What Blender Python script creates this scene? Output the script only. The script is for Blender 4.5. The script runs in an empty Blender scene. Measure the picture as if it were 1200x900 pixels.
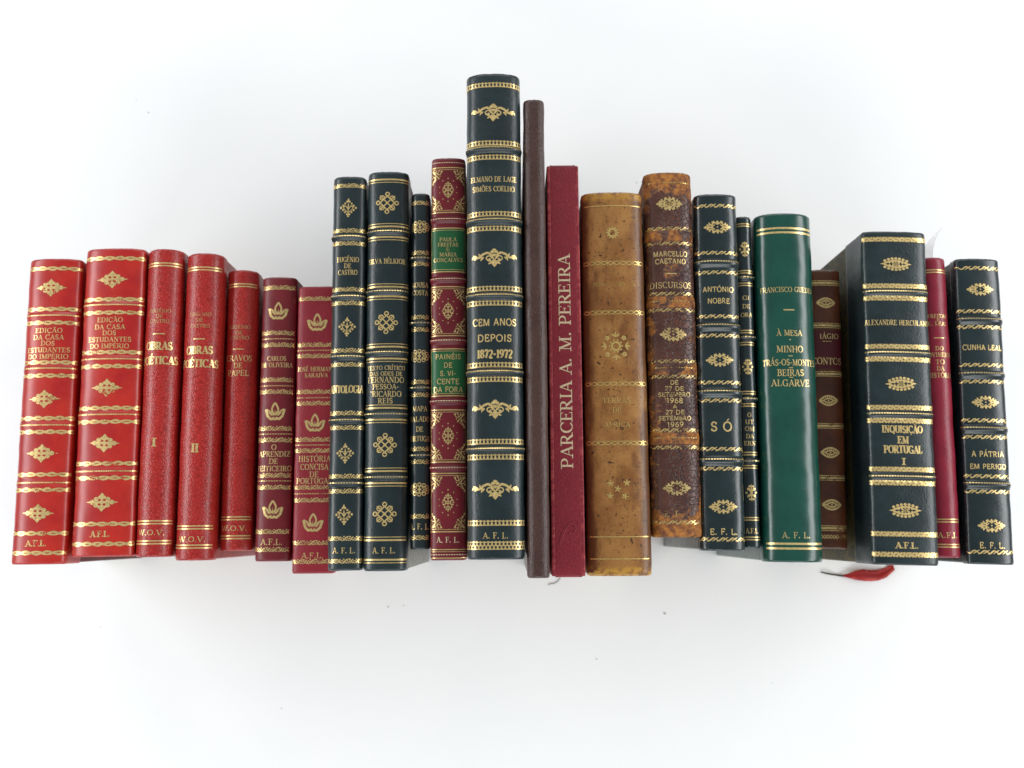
import bpy, bmesh, math, random
from mathutils import Matrix, Vector, Euler
S = bpy.context.scene
C = S.collection
R = math.radians

# ---------------------------------------------------------------- camera
HCAM = 0.79                       # camera height above the table (m)
FPX = 1150.0                      # focal length in pixels of the 1200 x 900 photograph
cam_d = bpy.data.cameras.new('camera')
cam = bpy.data.objects.new('camera', cam_d)
C.objects.link(cam)
cam.location = (0, 0, HCAM)
cam.rotation_euler = Euler((math.atan(175 / FPX), -math.atan(-2 / FPX), 0), 'XYZ')
cam_d.sensor_width = 36.0
cam_d.lens = 36.0 * FPX / 1200.0
cam_d.clip_start = 0.02
cam_d.clip_end = 50
cam_d.dof.use_dof = True
cam_d.dof.focus_distance = 0.615
cam_d.dof.aperture_fstop = 8.0
S.camera = cam

# ---------------------------------------------------------------- world, lamps, exposure
w = bpy.data.worlds.new('World')
S.world = w
w.use_nodes = True
bg = w.node_tree.nodes['Background']
bg.inputs[0].default_value = (0.94, 0.975, 1.0, 1)
bg.inputs[1].default_value = 0.25


def area(name, loc, target, sx, sy, power, col=(1, 1, 1)):
    d = bpy.data.lights.new(name, 'AREA')
    d.shape = 'RECTANGLE'
    d.size, d.size_y, d.energy, d.color = sx, sy, power, col
    o = bpy.data.objects.new(name, d)
    C.objects.link(o)
    o.location = loc
    o.rotation_euler = (Vector(target) - Vector(loc)).to_track_quat('-Z', 'Y').to_euler()
    return o


area('window_light', (1.30, 0.10, 0.86), (0.10, 0.05, 0.12), 1.8, 0.46, 18.5, (0.99, 0.995, 1.0))
area('side_light', (-1.30, 0.10, 0.84), (-0.10, 0.05, 0.12), 1.8, 0.36, 17.5, (0.985, 0.99, 1.0))
area('back_light', (0.0, 1.75, 1.10), (0, 0.15, 0), 2.4, 0.7, 19, (0.985, 0.995, 1.0))
area('front_light', (0.0, -1.55, 1.00), (0, -0.10, 0), 2.4, 0.7, 23, (0.975, 0.99, 1.0))
vs = S.view_settings
vs.view_transform = 'Standard'
vs.look = 'None'
vs.exposure = -0.12
vs.gamma = 1.0

# ---------------------------------------------------------------- calibration: pixel of the photo -> metric point
MC = cam.rotation_euler.to_matrix()


def at(px, py, z):
    d = MC @ Vector((px - 600.0, 450.0 - py, -FPX))
    t = (z - HCAM) / d.z
    return Vector((d.x * t, d.y * t, z))


# ---------------------------------------------------------------- materials
def nodes(name):
    m = bpy.data.materials.new(name)
    m.use_nodes = True
    nt = m.node_tree
    return m, nt, nt.nodes['Principled BSDF']


def N(nt, kind, **kw):
    n = nt.nodes.new(kind)
    for k, v in kw.items():
        if k.startswith('i_'):
            n.inputs[k[2:]].default_value = v
        else:
            setattr(n, k, v)
    return n


def rgba(c):
    return (c[0], c[1], c[2], 1)


def mixc(nt, fac, a, b):
    n = nt.nodes.new('ShaderNodeMix')
    n.data_type = 'RGBA'
    L = nt.links
    if hasattr(fac, 'links'):
        L.new(fac, n.inputs[0])
    else:
        n.inputs[0].default_value = fac
    for s, v in ((6, a), (7, b)):
        if hasattr(v, 'links'):
            L.new(v, n.inputs[s])
        else:
            n.inputs[s].default_value = rgba(v)
    return n.outputs[2]


def ramp(nt, src, lo, hi):
    n = nt.nodes.new('ShaderNodeMapRange')
    n.interpolation_type = 'SMOOTHSTEP'
    n.inputs['From Min'].default_value = lo
    n.inputs['From Max'].default_value = hi
    nt.links.new(src, n.inputs['Value'])
    return n.outputs['Result']


def noise(nt, vec, scale, detail=4.0, rough=0.55, dist=0.0):
    n = N(nt, 'ShaderNodeTexNoise')
    n.inputs['Scale'].default_value = scale
    n.inputs['Detail'].default_value = detail
    n.inputs['Roughness'].default_value = rough
    n.inputs['Distortion'].default_value = dist
    nt.links.new(vec, n.inputs['Vector'])
    return n.outputs['Fac']


def voro(nt, vec, scale, feature='F1', rnd=1.0):
    n = N(nt, 'ShaderNodeTexVoronoi', feature=feature)
    n.inputs['Scale'].default_value = scale
    n.inputs['Randomness'].default_value = rnd
    nt.links.new(vec, n.inputs['Vector'])
    return n.outputs['Distance']


def coords(nt, stretch=(1, 1, 1), off=0.0):
    t = N(nt, 'ShaderNodeTexCoord')
    mp = N(nt, 'ShaderNodeMapping')
    mp.inputs['Scale'].default_value = stretch
    mp.inputs['Location'].default_value = (off, off * 1.7, off * 0.6)
    nt.links.new(t.outputs['Object'], mp.inputs['Vector'])
    return mp.outputs['Vector']


def bump(nt, bsdf, height, strength, dist):
    b = N(nt, 'ShaderNodeBump')
    b.inputs['Strength'].default_value = strength
    b.inputs['Distance'].default_value = dist
    nt.links.new(height, b.inputs['Height'])
    nt.links.new(b.outputs['Normal'], bsdf.inputs['Normal'])


def leather(name, c, c2, rough=0.38, grain='fine', gs=0.35, seed=0.0, scuff=None, coat=0.0, spec=0.5):
    m, nt, p = nodes(name)
    L = nt.links
    v = coords(nt, off=seed)
    big = ramp(nt, noise(nt, v, 42, 7, 0.66), 0.34, 0.66)
    col = mixc(nt, big, c, c2)
    if grain == 'morocco':
        vd = N(nt, 'ShaderNodeVectorMath', operation='ADD')
        nz = N(nt, 'ShaderNodeTexNoise')
        nz.inputs['Scale'].default_value = 300
        L.new(v, nz.inputs['Vector'])
        sc = N(nt, 'ShaderNodeVectorMath', operation='SCALE')
        sc.inputs['Scale'].default_value = 0.0022
        L.new(nz.outputs['Color'], sc.inputs[0])
        L.new(v, vd.inputs[0])
        L.new(sc.outputs[0], vd.inputs[1])
        e = voro(nt, vd.outputs[0], 500, 'DISTANCE_TO_EDGE')
        h = ramp(nt, e, 0.0, 0.30)
        col = mixc(nt, ramp(nt, e, 0.0, 0.16), tuple(x * 0.66 for x in c), col)
        bump(nt, p, h, gs, 0.00035)
    elif grain == 'cloth':
        v2 = coords(nt, (1.0, 0.55, 1.0), seed)
        e = voro(nt, v2, 1700, 'F1')
        h = ramp(nt, e, 0.1, 0.75)
        col = mixc(nt, ramp(nt, noise(nt, v2, 1300, 2), 0.52, 0.72), col, tuple(min(1, x * 1.4 + 0.008) for x in c2))
        bump(nt, p, h, gs, 0.0004)
    elif grain == 'smooth':
        h = noise(nt, v, 420, 6, 0.62)
        bump(nt, p, h, gs, 0.00025)
    else:
        e = voro(nt, v, 1000, 'SMOOTH_F1')
        a = noise(nt, v, 260, 6, 0.6)
        mth = N(nt, 'ShaderNodeMath', operation='ADD')
        L.new(e, mth.inputs[0])
        L.new(a, mth.inputs[1])
        bump(nt, p, mth.outputs[0], gs, 0.00028)
    if scuff:
        s = ramp(nt, noise(nt, v, 70, 9, 0.72, 0.6), 0.63, 0.74)
        col = mixc(nt, s, col, scuff)
    # edges rubbed where the binding is handled
    ge = N(nt, 'ShaderNodeNewGeometry')
    mw = N(nt, 'ShaderNodeMath', operation='MULTIPLY')
    L.new(ramp(nt, ge.outputs['Pointiness'], 0.515, 0.575), mw.inputs[0])
    L.new(ramp(nt, noise(nt, v, 210, 7, 0.7), 0.46, 0.60), mw.inputs[1])
    col = mixc(nt, mw.outputs[0], col, tuple(min(0.5, x * 1.6 + k) for x, k in zip(c2, (0.055, 0.042, 0.026))))
    L.new(col, p.inputs['Base Color'])
    rr = N(nt, 'ShaderNodeMapRange')
    rr.inputs['To Min'].default_value = max(0.05, rough - 0.08)
    rr.inputs['To Max'].default_value = rough + 0.10
    L.new(noise(nt, v, 90, 5, 0.6), rr.inputs['Value'])
    L.new(rr.outputs['Result'], p.inputs['Roughness'])
    p.inputs['Specular IOR Level'].default_value = spec
    p.inputs['Coat Weight'].default_value = coat
    p.inputs['Coat Roughness'].default_value = 0.22
    return m


def gold(name, c=(0.90, 0.66, 0.27), worn=0.0, seed=0.0, rough=0.30, metal=0.68):
    m, nt, p = nodes(name)
    L = nt.links
    v = coords(nt, off=seed)
    n1 = noise(nt, v, 700, 4, 0.6)
    col = mixc(nt, ramp(nt, n1, 0.35, 0.7), tuple(x * 0.74 for x in c), c)
    L.new(col, p.inputs['Base Color'])
    p.inputs['Metallic'].default_value = metal
    p.inputs['Roughness'].default_value = rough
    bump(nt, p, noise(nt, v, 330, 5, 0.65), 0.45, 0.0004)
    if worn > 0:
        t = N(nt, 'ShaderNodeBsdfTransparent')
        mx = N(nt, 'ShaderNodeMixShader')
        k = noise(nt, v, 900, 5, 0.7)
        big = noise(nt, v, 120, 3, 0.6)
        ad = N(nt, 'ShaderNodeMath', operation='ADD')
        L.new(k, ad.inputs[0])
        L.new(big, ad.inputs[1])
        f = ramp(nt, ad.outputs[0], 0.98 + 0.30 * (0.5 - worn), 1.16 + 0.30 * (0.5 - worn))
        L.new(f, mx.inputs[0])
        L.new(p.outputs[0], mx.inputs[1])
        L.new(t.outputs[0], mx.inputs[2])
        L.new(mx.outputs[0], nt.nodes['Material Output'].inputs['Surface'])
    return m


def calf_tan(name):
    m, nt, p = nodes(name)
    L = nt.links
    v = coords(nt)
    v2 = coords(nt, (1, 0.30, 1), 2.0)
    tc = N(nt, 'ShaderNodeTexCoord')
    sep = N(nt, 'ShaderNodeSeparateXYZ')
    L.new(tc.outputs['Object'], sep.inputs[0])
    ab = N(nt, 'ShaderNodeMath', operation='ABSOLUTE')
    L.new(sep.outputs['Y'], ab.inputs[0])
    ax = N(nt, 'ShaderNodeMath', operation='ABSOLUTE')
    L.new(sep.outputs['X'], ax.inputs[0])
    col = mixc(nt, ramp(nt, noise(nt, v, 34, 7, 0.66), 0.34, 0.66), (0.225, 0.092, 0.022), (0.36, 0.175, 0.050))
    col = mixc(nt, ramp(nt, noise(nt, v2, 70, 9, 0.7), 0.47, 0.66), col, (0.155, 0.058, 0.015))
    # stain soaked in from the joints and from head and tail
    f = N(nt, 'ShaderNodeMath', operation='MULTIPLY_ADD')
    f.inputs[1].default_value = 0.34
    L.new(ramp(nt, ax.outputs[0], 0.009, 0.020), f.inputs[0])
    L.new(noise(nt, v2, 60, 8, 0.7), f.inputs[2])
    col = mixc(nt, ramp(nt, f.outputs[0], 0.60, 0.84), col, (0.115, 0.042, 0.012))
    col = mixc(nt, ramp(nt, noise(nt, v, 80, 5, 0.6), 0.66, 0.71), col, (0.085, 0.030, 0.010))
    # fly specks of ink and acid, uneven in size
    n1 = noise(nt, v, 330, 3, 0.5)
    col = mixc(nt, ramp(nt, n1, 0.635, 0.69), col, (0.060, 0.024, 0.010))
    n2 = noise(nt, v, 900, 2, 0.5)
    col = mixc(nt, ramp(nt, n2, 0.645, 0.70), col, (0.080, 0.034, 0.012))
    ends = ramp(nt, ab.outputs[0], 0.1160, 0.1205)
    mu2 = N(nt, 'ShaderNodeMath', operation='MULTIPLY')
    L.new(ends, mu2.inputs[0])
    L.new(ramp(nt, noise(nt, v, 190, 8, 0.75), 0.44, 0.54), mu2.inputs[1])
    col = mixc(nt, mu2.outputs[0], col, (0.46, 0.24, 0.04))
    L.new(col, p.inputs['Base Color'])
    rr = N(nt, 'ShaderNodeMapRange')
    rr.inputs['To Min'].default_value = 0.24
    rr.inputs['To Max'].default_value = 0.46
    L.new(noise(nt, v, 70, 5, 0.6), rr.inputs['Value'])
    L.new(rr.outputs['Result'], p.inputs['Roughness'])
    bump(nt, p, noise(nt, v, 260, 8, 0.7), 0.45, 0.0004)
    return m


def worn_brown(name, shift=0.0):
    m, nt, p = nodes(name)
    L = nt.links
    v = coords(nt, off=5.0)
    tc = N(nt, 'ShaderNodeTexCoord')
    sep = N(nt, 'ShaderNodeSeparateXYZ')
    L.new(tc.outputs['Object'], sep.inputs[0])
    base = mixc(nt, ramp(nt, noise(nt, v, 45, 5), 0.3, 0.7), (0.058, 0.022, 0.016), (0.105, 0.040, 0.028))
    # distorted cells = dried leather cracks
    nz = N(nt, 'ShaderNodeTexNoise')
    nz.inputs['Scale'].default_value = 160
    L.new(v, nz.inputs['Vector'])
    sc = N(nt, 'ShaderNodeVectorMath', operation='SCALE')
    sc.inputs['Scale'].default_value = 0.006
    L.new(nz.outputs['Color'], sc.inputs[0])
    vd = N(nt, 'ShaderNodeVectorMath', operation='ADD')
    L.new(v, vd.inputs[0])
    L.new(sc.outputs[0], vd.inputs[1])
    e = voro(nt, vd.outputs[0], 300, 'DISTANCE_TO_EDGE')
    crack = ramp(nt, e, 0.10, 0.02)
    where = ramp(nt, sep.outputs['X'], -0.012, 0.006)
    mu = N(nt, 'ShaderNodeMath', operation='MULTIPLY')
    L.new(crack, mu.inputs[0])
    L.new(where, mu.inputs[1])
    col = mixc(nt, mu.outputs[0], base, (0.022, 0.008, 0.006))
    # rubbed through to orange hide: ends, bands, left joint
    pt = noise(nt, v, 75, 9, 0.72, 0.4)
    ab = N(nt, 'ShaderNodeMath', operation='ABSOLUTE')
    L.new(sep.outputs['Y'], ab.inputs[0])
    ends = ramp(nt, ab.outputs[0], 0.095, 0.119)
    wv = N(nt, 'ShaderNodeMath', operation='MULTIPLY_ADD')
    wv.inputs[1].default_value = 0.31
    L.new(ends, wv.inputs[0])
    L.new(pt, wv.inputs[2])
    lf = ramp(nt, sep.outputs['X'], -0.007, -0.016)
    rt = ramp(nt, sep.outputs['X'], 0.0135, 0.0158)
    sm = N(nt, 'ShaderNodeMath', operation='ADD')
    L.new(lf, sm.inputs[0])
    L.new(rt, sm.inputs[1])
    w2 = N(nt, 'ShaderNodeMath', operation='MULTIPLY_ADD')
    w2.inputs[1].default_value = 0.12
    L.new(sm.outputs[0], w2.inputs[0])
    L.new(wv.outputs[0], w2.inputs[2])
    patch = ramp(nt, w2.outputs[0], 0.600 - shift, 0.670 - shift)
    oc = mixc(nt, ramp(nt, noise(nt, v, 240, 6, 0.7), 0.35, 0.65), (0.44, 0.165, 0.022), (0.13, 0.038, 0.012))
    col = mixc(nt, patch, col, oc)
    L.new(col, p.inputs['Base Color'])
    rr = N(nt, 'ShaderNodeMapRange')
    rr.inputs['To Min'].default_value = 0.26
    rr.inputs['To Max'].default_value = 0.70
    L.new(patch, rr.inputs['Value'])
    L.new(rr.outputs['Result'], p.inputs['Roughness'])
    h1 = N(nt, 'ShaderNodeMath', operation='MULTIPLY_ADD')
    h1.inputs[1].default_value = -1.2
    L.new(mu.outputs[0], h1.inputs[0])
    L.new(noise(nt, v, 500, 6, 0.65), h1.inputs[2])
    h2 = N(nt, 'ShaderNodeMath', operation='MULTIPLY_ADD')
    h2.inputs[1].default_value = -0.8
    L.new(patch, h2.inputs[0])
    L.new(h1.outputs[0], h2.inputs[2])
    bump(nt, p, h2.outputs[0], 0.75, 0.0004)
    return m


def marbled(name, a, b, c, scale=120, rough=0.5):
    m, nt, p = nodes(name)
    v = coords(nt, (1, 1, 1), 3.0)
    n1 = noise(nt, v, scale, 6, 0.6, 2.2)
    col = mixc(nt, ramp(nt, n1, 0.38, 0.5), a, b)
    n2 = noise(nt, v, scale * 1.7, 4, 0.6, 3.0)
    col = mixc(nt, ramp(nt, n2, 0.52, 0.6), col, c)
    nt.links.new(col, p.inputs['Base Color'])
    p.inputs['Roughness'].default_value = rough
    return m


def simple(name, c, rough=0.6, c2=None, scale=200, bs=0.0):
    m, nt, p = nodes(name)
    v = coords(nt)
    n = noise(nt, v, scale, 5, 0.6)
    nt.links.new(mixc(nt, ramp(nt, n, 0.3, 0.7), c, c2 or tuple(x * 0.85 for x in c)), p.inputs['Base Color'])
    p.inputs['Roughness'].default_value = rough
    if bs:
        bump(nt, p, n, bs, 0.0003)
    return m


def paper_edges(name):
    m, nt, p = nodes(name)
    v = coords(nt, (1, 0.02, 0.02))
    n = noise(nt, v, 2600, 3, 0.6)
    nt.links.new(mixc(nt, ramp(nt, n, 0.3, 0.7), (0.50, 0.43, 0.30), (0.72, 0.66, 0.52)), p.inputs['Base Color'])
    p.inputs['Roughness'].default_value = 0.85
    return m


def table_mat():
    m, nt, p = nodes('white_laminate')
    v = coords(nt)
    n = noise(nt, v, 9, 4, 0.5)
    col = mixc(nt, ramp(nt, n, 0.3, 0.7), (0.845, 0.86, 0.87), (0.865, 0.877, 0.885))
    nt.links.new(col, p.inputs['Base Color'])
    p.inputs['Roughness'].default_value = 0.5
    p.inputs['Specular IOR Level'].default_value = 0.3
    return m


INK, INK2 = (0.0065, 0.0148, 0.0172), (0.0105, 0.0225, 0.0255)
M = {
    'red_smooth': leather('red_smooth_leather', (0.34, 0.009, 0.009), (0.43, 0.020, 0.011), 0.33, 'smooth', 0.25, 1.0, (0.26, 0.010, 0.014), coat=0.25),
    'red_grain': leather('red_grained_leather', (0.35, 0.015, 0.012), (0.41, 0.022, 0.016), 0.33, 'morocco', 0.34, 2.0, coat=0.2),
    'maroon': leather('maroon_leather', (0.130, 0.007, 0.013), (0.165, 0.010, 0.016), 0.40, 'fine', 0.35, 3.0),
    'crimson': leather('crimson_leather', (0.215, 0.009, 0.019), (0.26, 0.012, 0.023), 0.42, 'fine', 0.5, 4.0),
    'oxblood': leather('oxblood_leather', (0.125, 0.008, 0.014), (0.165, 0.011, 0.018), 0.38, 'smooth', 0.2, 5.0),
    'ink_a': leather('ink_black_leather', INK, INK2, 0.34, 'smooth', 0.24, 6.0, (0.026, 0.034, 0.034), coat=0.2),
    'ink_b': leather('black_pebbled_leather', INK, (0.0105, 0.0235, 0.027), 0.34, 'fine', 0.45, 7.0, (0.024, 0.032, 0.033), coat=0.2),
    'ink_c': leather('black_glossy_leather', INK, INK2, 0.28, 'fine', 0.25, 8.0, (0.035, 0.035, 0.026), coat=0.35),
    'brown_cloth': leather('brown_grained_cloth', (0.045, 0.022, 0.018), (0.060, 0.030, 0.024), 0.28, 'cloth', 0.28, 9.0),
    'wine_cloth': leather('wine_grained_cloth', (0.180, 0.007, 0.017), (0.205, 0.009, 0.020), 0.46, 'cloth', 0.26, 10.0),
    'green': leather('green_leather', (0.005, 0.050, 0.036), (0.007, 0.064, 0.045), 0.24, 'smooth', 0.16, 11.0, coat=0.25),
    'brown_mottle': leather('mottled_brown_leather', (0.050, 0.014, 0.006), (0.105, 0.030, 0.009), 0.36, 'smooth', 0.25, 12.0, (0.03, 0.008, 0.006), coat=0.2),
    'label_red': leather('dark_red_label_leather', (0.060, 0.006, 0.010), (0.075, 0.008, 0.012), 0.40, 'smooth', 0.2, 13.0),
    'label_green': leather('green_label_leather', (0.008, 0.085, 0.026), (0.012, 0.105, 0.034), 0.36, 'smooth', 0.2, 14.0),
    'wine_fine': leather('wine_red_leather', (0.20, 0.010, 0.026), (0.26, 0.014, 0.034), 0.36, 'fine', 0.4, 15.0),
    'tan': calf_tan('tan_mottled_calf'),
    'worn': worn_brown('worn_brown_sheepskin'),
    'worn_band': worn_brown('rubbed_orange_sheepskin', 0.155),
    'marble_green': marbled('green_gold_marbled_paper', (0.014, 0.022, 0.016), (0.11, 0.078, 0.020), (0.025, 0.034, 0.020)),
    'marble_brown': marbled('brown_marbled_paper', (0.06, 0.020, 0.012), (0.13, 0.06, 0.03), (0.03, 0.014, 0.010)),
    'marble_red': marbled('red_marbled_paper', (0.20, 0.012, 0.014), (0.12, 0.010, 0.012), (0.05, 0.02, 0.018), 90),
    'paper_grey': marbled('grey_streaked_paper', (0.36, 0.38, 0.36), (0.42, 0.44, 0.42), (0.30, 0.24, 0.14), 60, 0.7),
    'pages': paper_edges('cream_page_edges'),
    'gold': gold('gold_leaf', (1.0, 0.75, 0.32), 0.0, 0.5),
    'gold_soft': gold('rubbed_gold_leaf', (1.0, 0.75, 0.32), 0.22, 1.0),
    'gold_worn': gold('worn_gold_leaf', (0.88, 0.64, 0.26), 0.56, 2.0),
    'gold_faint': gold('faint_gold_leaf', (0.82, 0.58, 0.20), 0.62, 3.0),
    'gold_dull': gold('dull_gold_leaf', (0.60, 0.46, 0.20), 0.25, 4.0, 0.5),
    'gold_pale': gold('pale_gold_foil', (0.86, 0.68, 0.44), 0.0, 5.0, 0.5, 0.45),
    'ribbon': leather('red_silk_ribbon', (0.27, 0.004, 0.006), (0.34, 0.007, 0.008), 0.55, 'smooth', 0.15, 16.0),
    'thread': simple('dark_thread', (0.035, 0.020, 0.014), 0.9),
    'table': table_mat(),
}


def plastic():
    m, nt, p = nodes('clear_plastic_film')
    p.inputs['Base Color'].default_value = (0.90, 0.88, 0.89, 1)
    p.inputs['Roughness'].default_value = 0.35
    t = N(nt, 'ShaderNodeBsdfTransparent')
    mx = N(nt, 'ShaderNodeMixShader')
    mx.inputs[0].default_value = 0.72
    nt.links.new(p.outputs[0], mx.inputs[1])
    nt.links.new(t.outputs[0], mx.inputs[2])
    nt.links.new(mx.outputs[0], nt.nodes['Material Output'].inputs['Surface'])
    return m


M['plastic'] = plastic()


# ---------------------------------------------------------------- mesh helpers
def link_mesh(name, verts, faces, mat, parent=None, smooth=True):
    me = bpy.data.meshes.new(name)
    me.from_pydata([tuple(v) for v in verts], [], faces)
    me.update()
    if smooth:
        me.shade_smooth()
    me.materials.append(mat)
    o = bpy.data.objects.new(name, me)
    C.objects.link(o)
    if parent:
        o.parent = parent
    return o


def box_mesh(name, x0, x1, y0, y1, z0, z1, mat, parent=None, bev=0.0006, seg=2):
    bm = bmesh.new()
    bmesh.ops.create_cube(bm, size=1.0)
    for v in bm.verts:
        v.co = Vector(((x0 + x1) / 2 + v.co.x * (x1 - x0), (y0 + y1) / 2 + v.co.y * (y1 - y0), (z0 + z1) / 2 + v.co.z * (z1 - z0)))
    if bev:
        bmesh.ops.bevel(bm, geom=bm.edges[:], offset=bev, segments=seg, affect='EDGES', profile=0.5)
    me = bpy.data.meshes.new(name)
    bm.to_mesh(me)
    bm.free()
    me.materials.append(mat)
    o = bpy.data.objects.new(name, me)
    C.objects.link(o)
    if parent:
        o.parent = parent
    return o


# ---------------------------------------------------------------- flat drawing kit for gold tooling (units: photo pixels on the spine)
class Deco:
    def __init__(self):
        self.polys = []            # (list of (x, y), layer)
        self.k = 0

    def poly(self, pts):
        self.polys.append((pts, self.k % 12))
        self.k += 1

    def quadstrip(self, L, Rr):
        k = self.k % 12
        self.k += 1
        for i in range(len(L) - 1):
            self.polys.append(([L[i], L[i + 1], Rr[i + 1], Rr[i]], k))

    def stroke(self, pts, wd, close=False):
        """polyline with constant or per-point width"""
        n = len(pts)
        if not hasattr(wd, '__len__'):
            wd = [wd] * n
        Lf, Rt = [], []
        for i in range(n):
            if close:
                a, b = pts[(i - 1) % n], pts[(i + 1) % n]
            else:
                a, b = pts[max(0, i - 1)], pts[min(n - 1, i + 1)]
            dx, dy = b[0] - a[0], b[1] - a[1]
            l = math.hypot(dx, dy) or 1e-9
            nx, ny = -dy / l, dx / l
            h = wd[i] / 2
            Lf.append((pts[i][0] + nx * h, pts[i][1] + ny * h))
            Rt.append((pts[i][0] - nx * h, pts[i][1] - ny * h))
        if close:
            Lf.append(Lf[0])
            Rt.append(Rt[0])
        self.quadstrip(Lf, Rt)

    def disc(self, x, y, r, ry=None, n=10):
        ry = ry or r
        self.poly([(x + r * math.cos(2 * math.pi * i / n), y + ry * math.sin(2 * math.pi * i / n)) for i in range(n)])

    def ring(self, x, y, r, wd, ry=None, n=16):
        ry = ry or r
        self.stroke([(x + r * math.cos(2 * math.pi * i / n), y + ry * math.sin(2 * math.pi * i / n)) for i in range(n)], wd, True)

    def petal(self, x, y, ang, ln, wd, n=7):
        """pointed leaf starting at x, y"""
        c, s = math.cos(ang), math.sin(ang)
        L, Rr = [], []
        for i in range(n + 1):
            t = i / n
            h = wd / 2 * math.sin(math.pi * t ** 0.8) + 0.02 * wd
            L.append((x + c * ln * t - s * h, y + s * ln * t + c * h))
            Rr.append((x + c * ln * t + s * h, y + s * ln * t - c * h))
        self.quadstrip(L, Rr)

    def curl(self, x, y, r, a0, turns, wd, n=14, shrink=0.35, sx=1):
        """spiral scroll starting at x, y heading inwards"""
        cx, cy = x - r * math.cos(a0) * sx, y - r * math.sin(a0)
        pts, ws = [], []
        for i in range(n + 1):
            t = i / n
            rr = r * (1 - (1 - shrink) * t)
            a = a0 + turns * 2 * math.pi * t
            pts.append((cx + sx * rr * math.cos(a), cy + rr * math.sin(a)))
            ws.append(wd * (1 - 0.35 * t))
        self.stroke(pts, ws)
        self.disc(pts[-1][0], pts[-1][1], wd * 0.75, n=8)

    def line(self, x0, x1, y, wd, wob=0.0, seed=0):
        n = max(2, int(abs(x1 - x0) / 1.5))
        self.stroke([(x0 + (x1 - x0) * i / n, y + wob * math.sin(i * 0.9 + seed)) for i in range(n + 1)], wd)


# ---------------------------------------------------------------- hand-drawn capital letters (cap height 1)
def arc(cx, cy, rx, ry, a0, a1, n=12):
    return [(cx + rx * math.cos(R(a0 + (a1 - a0) * i / n)), cy + ry * math.sin(R(a0 + (a1 - a0) * i / n))) for i in range(n + 1)]


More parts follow.
